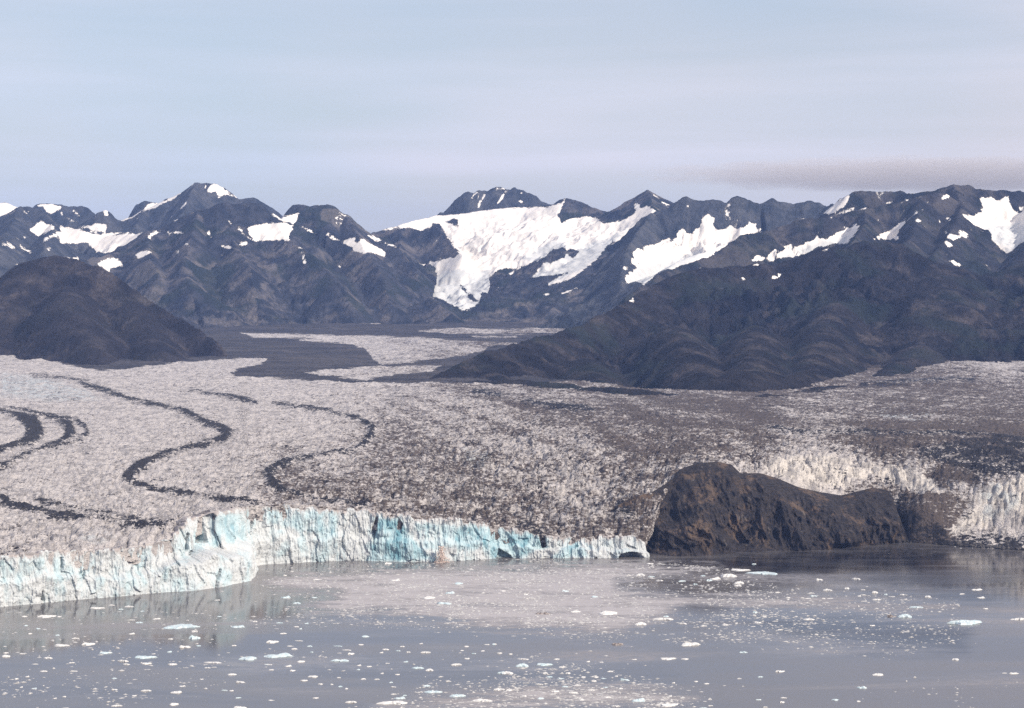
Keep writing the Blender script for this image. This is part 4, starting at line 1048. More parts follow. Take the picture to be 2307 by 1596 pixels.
# ------------------------------------------------------------------ water
slush_poly = [(CL('V', [(578, 1300), (700, 1285), (950, 1270), (1200, 1266), (1460, 1264), (1620, 1275), (1650, 1290), (1480, 1300), (1400, 1318), (1480, 1335), (1700, 1340), (2050, 1360), (2150, 1368), (2050, 1378), (1800, 1372), (1560, 1366), (1500, 1400), (1400, 1430), (1200, 1425), (1000, 1402), (850, 1388), (700, 1385), (650, 1370), (760, 1345), (620, 1330)]), 0.85),
              (CL('V', [(560, 1400), (700, 1380), (900, 1392), (1150, 1415), (1400, 1440), (1420, 1455), (1150, 1432), (900, 1412), (700, 1402)]), 0.45),
              (CL('V', [(1450, 1335), (1800, 1350), (2150, 1365), (2100, 1378), (1900, 1374), (1500, 1350)]), 0.9),
              (CL('V', [(1500, 1420), (1700, 1395), (1950, 1400), (2120, 1440), (2050, 1460), (1800, 1450), (1600, 1450)]), 0.18),
              (CL('V', [(850, 1585), (1050, 1555), (1200, 1530), (1350, 1525), (1560, 1560), (1600, 1580), (1500, 1605), (1000, 1620), (800, 1610)]), 0.62),
              (CL('V', [(1870, 1250), (1960, 1236), (2060, 1232), (2160, 1240), (2200, 1250), (2000, 1258)]), 0.34),
              (CL('V', [(1080, 1490), (1180, 1470), (1260, 1490), (1180, 1510)]), 0.3),
              (CL('V', [(0, 1545), (300, 1540), (500, 1555), (300, 1575), (0, 1580)]), 0.25), (CL('V', [(-100, 1395), (200, 1380), (560, 1390), (500, 1410), (0, 1430)]), 0.12)]
calm_poly = [CL('V', [(620, 1405), (900, 1415), (1200, 1440), (1450, 1462), (1900, 1470), (2100, 1500), (1700, 1530), (1300, 1470), (900, 1460), (620, 1450)])]
def slush_at(px, py):
    s = np.zeros(px.shape)
    for poly, v in slush_poly:
        s = np.maximum(s, v * np.clip(mask_polys(px, py, [poly], 22.0) / 24.0 + 0.42, 0, 1))
    return s
wa = np.linspace(-0.36, 0.36, 420)
wy_ = np.exp(np.linspace(np.log(1500), np.log(3300), 330))
Xw = wa[None, :] * wy_[:, None]; Yw = np.repeat(wy_[:, None], len(wa), 1)
wpx, wpy = proj(Xw, Yw, 0 * Xw)
sl = slush_at(wpx, wpy)
dark_water_poly = [CL('V', [(1430, 1272), (1480, 1254), (1700, 1246), (2030, 1220), (2200, 1234), (2600, 1244), (2600, 1345), (2320, 1345), (2180, 1360), (1850, 1322), (1700, 1300), (1480, 1290)]),  # bay: dark reflection of the hills painted into the water colour
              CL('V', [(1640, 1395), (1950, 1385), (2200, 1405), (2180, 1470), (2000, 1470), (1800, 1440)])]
dark_water = np.clip(mask_polys(wpx, wpy, dark_water_poly, 40.0) / 40.0 + 0.5, 0, 1)
# the same sheet runs on to the horizon on every side
ring = [(-20000, -8000), (20000, -8000), (20000, 19000), (-20000, 19000)]
co = np.stack([Xw, Yw, 0 * Xw], -1).reshape(-1, 3)
fc = grid_faces(*Xw.shape)
n0 = len(co); nr_, nc_ = Xw.shape
ext = []
def addv(x, y):
    ext.append((x, y, 0.0)); return n0 + len(ext) - 1
i00, i01, i10, i11 = 0, nc_ - 1, (nr_ - 1) * nc_, nr_ * nc_ - 1
c00, c01, c11, c10 = addv(*ring[0]), addv(*ring[1]), addv(*ring[2]), addv(*ring[3])
extra = []
for i in range(nc_ - 1):
    extra.append((c00 if i < nc_ // 2 else c01, i + 1, i))
    extra.append((c10 if i < nc_ // 2 else c11, i10 + i, i10 + i + 1))
extra.append((c00, c01, nc_ // 2)); extra.append((c11, c10, i10 + nc_ // 2))
for j in range(nr_ - 1):
    extra.append((c00 if j < nr_ // 2 else c10, j * nc_, (j + 1) * nc_))
    extra.append((c01 if j < nr_ // 2 else c11, (j + 1) * nc_ + nc_ - 1, j * nc_ + nc_ - 1))
extra.append((c10, c00, (nr_ // 2) * nc_)); extra.append((c01, c11, (nr_ // 2) * nc_ + nc_ - 1))
tri = np.concatenate([fc[:, [0, 1, 2]], fc[:, [0, 2, 3]], np.array(extra)])
co = np.concatenate([co, np.array(ext)])
def water_mat():
    t = NT('silty_water')
    s = t.attr('slush')
    str_ = t.noise(1 / 190.0, 5, 0.6, sc=(.35, 1.5, 1), dist=0.5)
    fine = t.noise(1 / 9.0, 4, 0.7, sc=(.7, 1, 1))
    mid = t.noise(1 / 45.0, 4, 0.65, sc=(.5, 1.4, 1), dist=0.4)
    m = t.math('ADD', s, t.math('ADD', t.math('MULTIPLY', t.math('SUBTRACT', mid, 0.5), 1.5), t.math('MULTIPLY', t.math('SUBTRACT', fine, 0.5), 0.8)))
    m = t.math('MULTIPLY', t.rng(m, 0.18, 0.95), t.rng(s, 0.02, 0.25))
    lane = t.noise(1 / 330.0, 6, 0.66, sc=(.32, 1.9, 1), dist=0.7)
    m = t.math('MAXIMUM', m, t.math('MULTIPLY', t.rng(lane, 0.52, 0.66, 0, 0.42), t.rng(fine, 0.36, 0.6, 0.35, 1)))
    wcol = t.mix(t.rng(str_, 0.35, 0.65), (0.088, 0.083, 0.084), (0.130, 0.121, 0.119))
    wcol = t.mix(t.rng(t.math('ADD', t.attr('clear'), t.math('MULTIPLY', t.math('SUBTRACT', mid, 0.5), 1.0)), 0.30, 0.85), wcol, (0.012, 0.011, 0.014))  # base colour darkened to stand for the hills mirrored in the bay
    icec = t.mix(fine, (0.34, 0.32, 0.325), (0.50, 0.475, 0.475))
    t.put(t.b.inputs['Base Color'], t.mix(t.math('MULTIPLY', m, 0.85), wcol, icec))
    t.put(t.b.inputs['Roughness'], t.math('ADD', t.rng(m, 0, 1, 0.085, 0.75), t.rng(str_, 0.42, 0.62, 0.0, 0.12)))
    t.b.inputs['IOR'].default_value = 1.33
    t.bump(t.math('ADD', t.math('MULTIPLY', t.noise(1 / 5.0, 3, 0.6, sc=(.6, 1.2, 1)), 0.6), t.math('MULTIPLY', str_, 0.5)), 0.05, 0.5)
    return t.m
water = mesh_from('water', co, tri, water_mat(), {'slush': np.concatenate([sl.ravel(), np.zeros(4)]), 'clear': np.concatenate([dark_water.ravel(), np.zeros(4)])}, True)  # clear: weight of the painted dark reflection, not of clearer water
tag(water, 'grey silty fjord water dotted with drifting ice', kind='structure')

# ------------------------------------------------------------------ floating ice
def floe_mat(name, a, b, dirt=0.0):
    t = NT(name)
    n = t.noise(1 / 3.0, 4, 0.6)
    c = t.mix(t.rng(n, 0.35, 0.65), a, b)
    if dirt:
        c = t.mix(t.rng(t.noise(1 / 2.2, 4, 0.65), 0.5 - dirt * 0.2, 0.62), c, (0.10, 0.08, 0.07))
    t.put(t.b.inputs['Base Color'], c)
    t.b.inputs['Roughness'].default_value = 0.5
    t.bump(t.noise(1 / 1.4, 3, 0.6), 0.5, 0.5)
    return t.m
FM = {'white': floe_mat('white_floe_ice', (0.56, 0.56, 0.55), (0.68, 0.665, 0.64)),
      'blue': floe_mat('blue_floe_ice', (0.42, 0.53, 0.565), (0.57, 0.63, 0.645)),
      'dirty': floe_mat('dirty_floe_ice', (0.34, 0.29, 0.27), (0.52, 0.47, 0.44), 0.9)}

def floe_mesh(seed, shape):
    """unit floe: about 2 wide in X, 1 deep in Y, z in units of its height; top uneven, sides broken"""
    r = np.random.default_rng(seed)
    nu, nv = 22, 9
    ang = np.linspace(0, 2 * math.pi, nu, endpoint=False)
    rad = 0.62 + 0.42 * r.random(nu) ** 1.5 + 0.16 * np.sin(ang * 2 + r.random() * 6) + 0.14 * np.sin(ang * 3 + r.random() * 6)
    co = []
    prof = [(1.02, -0.6), (1.04, 0.0), (0.99, 0.22), (0.93, 0.42), (0.80, 0.62), (0.6, 0.80), (0.38, 0.92), (0.18, 0.98), (0.0, 1.0)]
    peaks = [(r.uniform(-.7, .7), r.uniform(-.3, .3), r.uniform(.18, .4), r.uniform(.5, 1.0)) for _ in range(1 if shape == 'peak' else 3 if shape == 'lumpy' else 2)]
    base = {'flat': 0.62, 'peak': 0.25, 'lumpy': 0.34, 'twin': 0.2}[shape]
    if shape == 'twin':
        peaks = [(-0.55, 0, .3, 1.0), (0.5, 0, .36, .8)]
    for k, (q, zz) in enumerate(prof):
        for i in range(nu):
            x = math.cos(ang[i]) * rad[i] * q; y = math.sin(ang[i]) * rad[i] * q * 0.55
            if zz <= 0: z = zz
            else:
                z = base * min(1, zz * 1.8)
                for (pxx, pyy, w, h) in peaks:
                    z += (1 - base if shape != 'flat' else .38) * h * math.exp(-((x - pxx) ** 2 + ((y - pyy) * 1.6) ** 2) / (2 * w * w)) * min(1, zz * 1.5)
                z += (r.random() - 0.5) * 0.34
                z = max(z, 0.04)
            co.append((x + (r.random() - .5) * .06, y + (r.random() - .5) * .04, z))
    fcs = []
    for k in range(len(prof) - 1):
        for i in range(nu):
            j = (i + 1) % nu
            fcs.append((k * nu + i, k * nu + j, (k + 1) * nu + j, (k + 1) * nu + i))
    return co, fcs
floe_data = {}
for sh_ in ('flat', 'peak', 'lumpy', 'twin'):
    for var in range(4):
        for mk in FM:
            co_, fc_ = floe_mesh(hash((len(sh_), var)) % 1000 + var * 7 + len(sh_), sh_)
            me = bpy.data.meshes.new('ice_floe')
            me.from_pydata(co_, [], fc_)
            me.materials.append(FM[mk])
            floe_data[(sh_, var, mk)] = me

placed = []
def floe(c, x, y, w, h=22, shape='flat', mk='white', label=None, group=None, name='ice_floe', var=None):
    pp = on_plane(*C(c, x, y + h * 0.35))
    s = CROPS[c][2] * SRC * pp[1] / F              # metres per crop pixel
    o = bpy.data.objects.new(name, floe_data[(shape, rnd.randrange(4) if var is None else var, mk)])
    col.objects.link(o)
    o.location = (pp[0], pp[1], 0)
    hw = w * s / 2
    o.scale = (hw, hw * rnd.uniform(.8, 1.4), max(h * s * 0.45, 0.4))
    o.rotation_euler = (0, 0, rnd.uniform(-.25, .25) + (math.pi if rnd.random() < .5 else 0))
    tag(o, label, 'ice floe', group)
    placed.append((pp[0], pp[1], hw))
    return o

ANCH = []
BIG = [
    ('W1', 1540, 685, 300, 34, 'flat', 'blue', 'long flat pale blue floe in front of the ice cliff corner'),
    ('W1', 1650, 780, 130, 48, 'lumpy', 'blue', 'chunky pale blue ice block just below the long pale blue floe'),
    ('W1', 820, 533, 125, 22, 'flat', 'white', 'flat white floe closest to the foot of the left ice cliff'),
    ('W1', 1100, 520, 72, 24, 'lumpy', 'white', 'short lumpy white floe beside the flat floe under the left cliff'),
    ('W1', 400, 602, 210, 22, 'lumpy', 'white', 'broken strip of white ice near the left edge below the cliff'),
    ('W1', 520, 848, 130, 24, 'flat', 'white', 'flat white floe, left one of a pair lying end to end'),
    ('W1', 752, 836, 150, 30, 'lumpy', 'white', 'lumpy white floe, right one of a pair lying end to end'),
    ('W1', 890, 912, 105, 24, 'flat', 'blue', 'small bluish floe slightly tilted, left of the long thin floes'),
    ('W1', 1225, 948, 185, 28, 'flat', 'blue', 'long thin pale blue floe in the left foreground water'),
    ('W1', 2100, 955, 205, 38, 'flat', 'blue', 'deep blue tinted floe, left of two long blue floes side by side'),
    ('W2', 275, 932, 250, 40, 'lumpy', 'blue', 'longest blue floe, right of two long blue floes side by side'),
    ('W1', 1815, 995, 145, 18, 'flat', 'white', 'very flat thin white floe left of the deep blue floe'),
    ('W1', 2015, 690, 125, 24, 'lumpy', 'blue', 'small pale floe right of the long flat pale blue floe'),
    ('W1', 1490, 1245, 130, 28, 'lumpy', 'white', 'lumpy white floe near the bottom edge in the left quarter'),
    ('W1', 1475, 1348, 112, 26, 'flat', 'white', 'white floe directly below the lumpy floe at the bottom left'),
    ('W1', 990, 1360, 95, 20, 'flat', 'white', 'flat white floe cut close to the bottom edge, far left'),
    ('W2', 1020, 768, 92, 40, 'peak', 'blue', 'small pointed pale blue berg alone on the calm grey water'),
    ('W2', 810, 975, 150, 34, 'twin', 'blue', 'saddle shaped blue floe with a dark hollow in its middle'),
    ('W2', 575, 1112, 115, 24, 'flat', 'white', 'bright white lens shaped floe right of the blue floes'),
    ('W2', 235, 818, 140, 26, 'lumpy', 'white', 'loose strip of white fragments above the longest blue floe'),
    ('W2', 475, 987, 95, 22, 'flat', 'white', 'flat white floe just right of the longest blue floe'),
    ('W2', 1265, 1330, 250, 40, 'flat', 'white', 'largest white floe at the bottom edge left of centre'),
    ('W2', 1580, 1243, 150, 26, 'flat', 'blue', 'thin pale blue floe above and right of the largest bottom floe'),
    ('W2', 1560, 445, 140, 28, 'flat', 'white', 'cream white floe in the slush below the calving splash'),
    ('W2', 1690, 492, 130, 30, 'lumpy', 'blue', 'pale blue floe in slush under the cream white floe'),
    ('W2', 1735, 403, 110, 32, 'lumpy', 'blue', 'pale blue lump in slush above the cream white floe'),
    ('W2', 1810, 325, 100, 22, 'flat', 'blue', 'flat pale floe in the slush close to the blue ice face'),
    ('W2', 1455, 1040, 100, 26, 'flat', 'blue', 'bluish floe, left of a close pair in the centre foreground'),
    ('W2', 1558, 1057, 75, 28, 'lumpy', 'white', 'rounded white floe, right of a close pair in the centre foreground'),
    ('W2', 1535, 908, 80, 24, 'flat', 'white', 'flat white floe above the close pair in the centre foreground'),
    ('W3', 1000, 572, 222, 44, 'flat', 'white', 'broad flat white floe at the edge of the slush right of centre'),
    ('W3', 440, 577, 130, 34, 'lumpy', 'dirty', 'brown dirty ice lump floating in the slush'),
    ('W3', 1480, 623, 165, 34, 'flat', 'white', 'white floe with a smaller block on top, right of the broad floe'),
    ('W3', 1270, 665, 108, 40, 'lumpy', 'white', 'lumpy white block below and right of the broad flat floe'),
    ('W3', 1075, 837, 95, 30, 'flat', 'dirty', 'dirty grey floe at the edge of the smooth grey water'),
    ('W3', 1695, 833, 168, 46, 'twin', 'white', 'white two humped floe on the dark rippled water'),
    ('W3', 1505, 962, 132, 22, 'flat', 'white', 'flat white floe, left of two on the smooth water right of centre'),
    ('W3', 1650, 962, 92, 24, 'peak', 'white', 'small white floe, right of two on the smooth water right of centre'),
    ('W3', 1505, 1345, 208, 46, 'peak', 'white', 'big cream floe with a low peak at the bottom edge right of centre'),
    ('W3', 2030, 253, 150, 50, 'lumpy', 'white', 'largest white floe in the dark water below the rock headland'),
    ('W3', 2318, 235, 250, 30, 'flat', 'blue', 'long flat turquoise slab below the rock headland'),
    ('W3', 2115, 210, 160, 22, 'flat', 'white', 'thin white floe left of the turquoise slab'),
    ('W3', 1270, 250, 85, 34, 'lumpy', 'white', 'white lump at the end of the slush below the ice cave'),
    ('W3', 1905, 282, 95, 30, 'lumpy', 'white', 'white cluster left of the largest floe under the headland'),
    ('W3', 2105, 318, 92, 30, 'lumpy', 'white', 'white lump below the largest floe under the headland'),
    ('W3', 265, 1016, 122, 46, 'lumpy', 'blue', 'pale blue broken floe in the centre foreground brash'),
    ('W3', 455, 1010, 132, 28, 'flat', 'blue', 'flat pale floe right of the pale blue broken floe'),
    ('W3', 120, 1080, 118, 26, 'flat', 'blue', 'flat bluish floe below the pale blue broken floe'),
    ('W3', 1140, 1140, 92, 30, 'lumpy', 'blue', 'pale floe at the right end of the bottom brash patch'),
    ('W4', 1815, 648, 312, 56, 'flat', 'blue', 'long pale blue slab with a dark waterline near the right edge'),
    ('W4', 2270, 615, 130, 58, 'peak', 'white', 'white wedge shaped floe cut by the right edge of the photo'),
    ('W4', 1180, 590, 72, 56, 'peak', 'dirty', 'dark tilted chunk beside the slate blue floe on the right'),
    ('W4', 1290, 597, 130, 48, 'lumpy', 'blue', 'slate blue lump right of the dark tilted chunk'),
    ('W4', 245, 1063, 92, 40, 'peak', 'white', 'little white berg with a spike alone on smooth water on the right'),
    ('W4', 1065, 1090, 142, 38, 'peak', 'white', 'low white floe with a central hump on the right foreground'),
    ('W4', 925, 1200, 82, 44, 'peak', 'blue', 'small triangular turquoise berg in the right foreground'),
    ('W4', 705, 1306, 82, 30, 'peak', 'blue', 'low bluish floe below the triangular turquoise berg'),
    ('W4', 1725, 967, 82, 26, 'flat', 'white', 'tilted white floe below the long slab near the right edge'),
    ('W4', 2215, 1086, 82, 26, 'twin', 'white', 'small split white floe near the lower right edge'),
    ('W4', 1905, 377, 96, 22, 'twin', 'white', 'small low white floe under the pale reflection on the right'),
    ('W4', 890, 285, 70, 28, 'flat', 'white', 'blocky white floe, right of two below the dark shore'),
    ('W4', 572, 292, 66, 28, 'lumpy', 'white', 'rounded white floe, left of two below the dark shore'),
    ('W4', 648, 379, 74, 30, 'lumpy', 'white', 'bright white floe above the left end of the pale brash streak'),
    ('W4', 805, 366, 60, 22, 'flat', 'white', 'small flat white floe above the pale brash streak'),
    ('W4', 1045, 399, 64, 30, 'lumpy', 'white', 'rounded cream floe above the middle of the pale brash streak'),
    ('W4', 1490, 435, 74, 24, 'flat', 'white', 'flat white floe at the right end of the pale brash streak'),
    ('W4', 475, 629, 92, 22, 'flat', 'white', 'flat white floe in the dark water below the brash streak'),
    ('W4', 1400, 526, 112, 22, 'flat', 'blue', 'pale flat floe lying in the right end of the brash streak'),
]
for b in BIG:
    floe(*b)
SMALL = [
    ('drifting below the left ice cliff', 'small white ice floe drifting below the left ice cliff',
     [('W1', x, y, w) for x, y, w in [(400, 955, 80), (1050, 980, 95), (1240, 1003, 80), (1565, 860, 110), (2035, 1160, 90), (1245, 1232, 85), (2030, 1376, 120), (630, 1068, 65), (970, 1128, 62), (325, 710, 52), (1970, 1095, 86), (50, 940, 100), (1645, 730, 60), (1755, 1040, 52), (1020, 545, 40), (1115, 634, 60), (1325, 623, 70), (1175, 657, 60), (1860, 606, 55), (2155, 648, 45), (645, 790, 60), (485, 765, 40), (255, 752, 45), (1115, 752, 55), (1445, 797, 60), (410, 855, 32), (190, 922, 45), (50, 915, 45), (855, 930, 45), (300, 1008, 50), (605, 998, 48), (1075, 1010, 70), (1460, 1010, 80), (1435, 905, 60), (1680, 855, 45), (1980, 852, 40), (1300, 922, 36), (1195, 893, 34), (1140, 1035, 32), (2285, 820, 60), (2270, 1012, 60), (275, 822, 30), (100, 628, 30), (220, 684, 40), (1545, 1196, 60), (1905, 1232, 50), (1960, 1235, 50), (1710, 1136, 36), (970, 1225, 60), (180, 1205, 36), (290, 1216, 50), (260, 1255, 36), (545, 1285, 40), (465, 1300, 36), (555, 1382, 56), (2020, 1295, 50), (1135, 1278, 40), (230, 1116, 40), (365, 1070, 60), (140, 1135, 46), (1920, 495, 34), (1840, 466, 50), (1640, 505, 26), (1205, 562, 40), (1295, 558, 26), (1240, 518, 34), (950, 510, 50), (500, 608, 40), (205, 606, 50)]]),
    ('drifting on the calm water left of centre', 'small white ice floe drifting on the calm grey water left of centre',
     [('W2', x, y, w) for x, y, w in [(200, 1012, 62), (365, 1025, 62), (225, 1058, 52), (405, 1064, 62), (500, 1148, 62), (545, 858, 52), (297, 660, 56), (320, 750, 56), (900, 920, 82), (865, 888, 76), (790, 855, 76), (1185, 885, 60), (435, 492, 76), (345, 441, 82), (585, 446, 46), (2015, 897, 52), (1790, 1010, 92), (1310, 1295, 102), (905, 1328, 92), (1540, 1190, 92), (430, 693, 44), (470, 711, 36), (80, 647, 46), (520, 665, 40), (830, 706, 34), (858, 790, 26), (460, 810, 66), (380, 856, 52), (420, 880, 60), (565, 908, 40), (800, 915, 36), (980, 845, 44), (930, 855, 30), (1155, 912, 36), (1300, 897, 40), (1330, 860, 40), (1385, 908, 40), (1490, 836, 36), (1445, 798, 30), (1505, 948, 34), (1210, 1002, 36), (1360, 990, 46), (965, 1020, 40), (960, 1056, 40), (1050, 1030, 42), (1160, 1088, 40), (1290, 1098, 40), (1120, 1138, 44), (1000, 1136, 50), (1235, 1165, 36), (860, 1218, 36), (805, 1200, 40), (640, 1178, 56), (735, 1182, 36), (790, 1124, 36), (1260, 1264, 50), (1355, 1275, 40), (600, 1297, 52), (220, 1315, 50), (1340, 1226, 30), (1260, 1203, 44), (2045, 843, 46), (2115, 840, 46), (1875, 860, 44), (2160, 916, 40), (1940, 920, 40), (2250, 925, 36), (1880, 963, 60), (1840, 893, 46), (1150, 670, 36), (1270, 297, 92), (610, 292, 70), (340, 258, 40), (1215, 155, 90)]]),
    ('in the bright brash at the bottom of the photo', 'small pale ice floe in the bright brash patch at the bottom edge',
     [('W2', x, y, w) for x, y, w in [(2205, 1080, 112), (1790, 1275, 132), (2020, 1312, 162), (2160, 1220, 90), (2240, 1230, 80)]] + [('W3', x, y, w) for x, y, w in [(60, 1225, 72), (555, 1240, 72), (290, 1280, 56), (1255, 1310, 162), (285, 962, 92), (560, 968, 50), (675, 982, 34), (830, 988, 46), (940, 993, 36), (655, 955, 30), (610, 1035, 60), (465, 1086, 50), (660, 1085, 60), (800, 1060, 40), (1015, 1072, 58), (1070, 1112, 36), (900, 1120, 56), (960, 1130, 46), (790, 1120, 60), (880, 1155, 60), (740, 1190, 70), (600, 1130, 60), (500, 1118, 50), (640, 1200, 66), (420, 1180, 60), (700, 1250, 80), (860, 1230, 60), (980, 1205, 50), (430, 1300, 80), (780, 1310, 70), (990, 1290, 60), (1060, 1365, 60)]]),
    ('on the smooth water at the lower right', 'small white ice floe on the smooth water at the lower right',
     [('W3', x, y, w) for x, y, w in [(2140, 908, 66), (1065, 972, 26), (1220, 970, 40), (1465, 1172, 30), (1350, 1162, 30), (1555, 1168, 36), (1745, 1157, 36), (1830, 1176, 46), (1525, 1278, 44), (2115, 1132, 36), (2290, 1118, 40), (1860, 1307, 36), (1970, 1321, 30), (1870, 1362, 42), (1810, 1382, 70), (2275, 1312, 40), (2230, 690, 40), (1635, 664, 70), (1815, 686, 56), (1990, 678, 60), (2275, 656, 52), (30, 842, 40), (225, 877, 30), (170, 922, 40), (85, 915, 44), (1110, 1215, 40)]] + [('W4', x, y, w) for x, y, w in [(275, 1295, 52), (260, 1331, 62), (905, 1325, 48), (70, 1118, 46), (55, 1312, 46), (45, 1213, 30), (662, 1280, 32), (187, 1333, 28), (150, 1350, 22), (118, 1374, 36)]]),
    ('around the pale brash streak on the right', 'small white ice floe beside the pale brash streak on the right',
     [('W4', x, y, w) for x, y, w in [(945, 380, 40), (525, 432, 66), (510, 408, 44), (1135, 419, 42), (1195, 437, 40), (910, 432, 46), (955, 424, 36), (1275, 420, 50), (220, 402, 50), (665, 452, 50), (705, 460, 34), (610, 455, 36), (475, 452, 50), (310, 448, 40), (430, 422, 26), (955, 475, 44), (1060, 462, 80), (1410, 434, 30), (1780, 415, 46), (1940, 445, 70), (1985, 476, 34), (1700, 422, 20), (555, 208, 18), (20, 162, 40), (152, 287, 34), (60, 658, 52), (240, 718, 46), (865, 735, 32), (30, 570, 60), (105, 610, 36), (255, 605, 36), (200, 645, 46), (1310, 735, 50), (1020, 683, 46), (765, 690, 32), (1690, 665, 30), (1980, 540, 40), (550, 760, 40)]] +
     [('W3', x, y, w) for x, y, w in [(1370, 268, 56), (1440, 300, 60), (1625, 305, 66), (1800, 262, 40), (1860, 298, 80), (2095, 345, 72), (2195, 290, 36), (1740, 332, 40), (1595, 335, 36), (1520, 340, 36), (2235, 160, 40), (1490, 605, 66), (885, 438, 76), (305, 420, 52), (110, 390, 50), (640, 390, 80), (725, 560, 122), (1350, 158, 60)]]),
]
# each small floe is told apart by its neighbour: a large floe, the side it lies on and its rank there
ANCHORS = [(0, 'long flat pale blue floe'), (1, 'chunky pale blue block'), (2, 'flat white floe under the left cliff'), (4, 'broken strip at the left edge'), (6, 'end to end pair of floes'), (8, 'long thin blue floe at the left'), (9, 'deep blue floe'), (10, 'longest blue floe'),
           (13, 'lumpy floe at the bottom left'), (15, 'far left bottom edge floe'), (16, 'pointed pale blue berg'), (17, 'saddle shaped blue floe'), (18, 'lens shaped white floe'), (21, 'largest bottom edge floe'), (23, 'cream floe below the splash'), (27, 'close pair in the centre foreground'),
           (30, 'broad flat white floe'), (31, 'brown dirty ice lump'), (35, 'two humped floe'), (38, 'big cream bottom edge floe'), (39, 'largest floe under the headland'), (45, 'pale blue broken floe'), (48, 'pale floe ending the bottom brash'), (49, 'long slab near the right edge'), (51, 'dark tilted chunk'), (53, 'little spiked white berg'), (55, 'triangular turquoise berg'),
           (62, 'bright floe left above the brash streak'), (64, 'rounded cream floe above the brash streak'), (65, 'flat floe at the brash streak end'), (66, 'flat floe below the brash streak')]
RANK = ['closest', 'second closest', 'third closest', 'fourth closest', 'fifth closest', 'sixth closest', 'seventh closest', 'eighth closest', 'ninth closest', 'tenth closest', 'eleventh closest', 'twelfth closest', 'thirteenth closest', 'fourteenth closest']
small = []
for gname, lab, items in SMALL:
    for (c, x, y, w) in items:
        small.append((gname, c, x, y, w, C(c, x, y)))
small = small[:0] + sorted(small, key=lambda q: -q[4])[:232]
side = {}
for q in small:
    best = min(ANCHORS, key=lambda a: math.hypot(q[5][0] - C(*BIG[a[0]][:3])[0], 2.0 * (q[5][1] - C(*BIG[a[0]][:3])[1])))
    axy = C(*BIG[best[0]][:3])
    dx_, dy_ = q[5][0] - axy[0], 2.0 * (q[5][1] - axy[1])
    d_ = ('right of' if dx_ > 0 else 'left of') if abs(dx_) > abs(dy_) else ('below' if dy_ > 0 else 'above')
    side.setdefault((best[1], d_), []).append((math.hypot(dx_, dy_), q))
nsm = 0
for (an, d_), lst in side.items():
    lst.sort(key=lambda z: z[0])
    for k, (dist_, q) in enumerate(lst):
        gname, c, x, y, w, xy = q
        mk = 'blue' if rnd.random() < .25 else 'white'
        sh_ = rnd.choice(['flat', 'flat', 'lumpy', 'peak', 'lumpy'])
        word = {'flat': 'flat', 'lumpy': 'lumpy', 'peak': 'humped'}[sh_]
        lab = 'small %s %s floe, %s %s the %s' % (word, {'blue': 'bluish', 'white': 'white'}[mk], RANK[min(k, 13)], d_, an)
        floe(c, x, y, w, max(15, w * rnd.uniform(.22, .33)), sh_, mk, lab, 'small floes ' + gname)
        nsm += 1

# brash: chips beyond counting
rg = np.random.default_rng(21)
N = 420000
bxp = rg.uniform(-40, 1064, N); 
yyw = rg.uniform(1750, 3060, N)
bX = (bxp - RW / 2) / F * yyw
bqx, bqy = proj(bX, yyw, 0 * yyw)
VX, VY = bqx / C('V', 1, 0)[0], bqy / C('V', 1, 1)[1]
dens = slush_at(bqx, bqy) * 0.9
streak = fbm(bX / 260, yyw / 90, 4, 55)
dens = dens * (0.45 + 0.9 * sstep(-0.5, 0.5, fbm(bX / 120, yyw / 60, 4, 58))) + 0.025 * sstep(0.0, 0.6, streak)
brash_poly = [(CL('V', [(1500, 1290), (1680, 1300), (1760, 1330), (2100, 1350), (2000, 1372), (1500, 1340)]), 0.30), (CL('V', [(1480, 1400), (1600, 1370), (2000, 1380), (2200, 1400), (2150, 1450), (2000, 1480), (1700, 1450), (1500, 1450)]), 0.38),
              (CL('V', [(600, 1470), (1300, 1440), (1500, 1500), (1100, 1540), (600, 1530)]), 0.04), (CL('V', [(950, 1540), (1300, 1500), (1600, 1560), (1400, 1600), (900, 1600)]), 0.45), (CL('V', [(0, 1400), (550, 1380), (560, 1560), (0, 1590)]), 0.05)]
for poly, v in brash_poly:
    dens = np.maximum(dens, v * np.clip(mask_polys(bqx, bqy, [poly], 8.0) / 8 + 0.5, 0, 1) * (0.5 + 0.9 * noise2(bX / 90, yyw / 60, 56)))
calm = np.clip(mask_polys(bqx, bqy, calm_poly) / 5, 0, 1)
dens *= 1 - 0.93 * calm
# open dark water in front of the headland and the bay
bay = [CL('V', [(1465, 1256), (2030, 1222), (2330, 1240), (2330, 1330), (2150, 1350), (1850, 1310), (1700, 1285), (1480, 1270)])]
dens *= 1 - 0.95 * np.clip(mask_polys(bqx, bqy, bay) / 3 + .3, 0, 1)
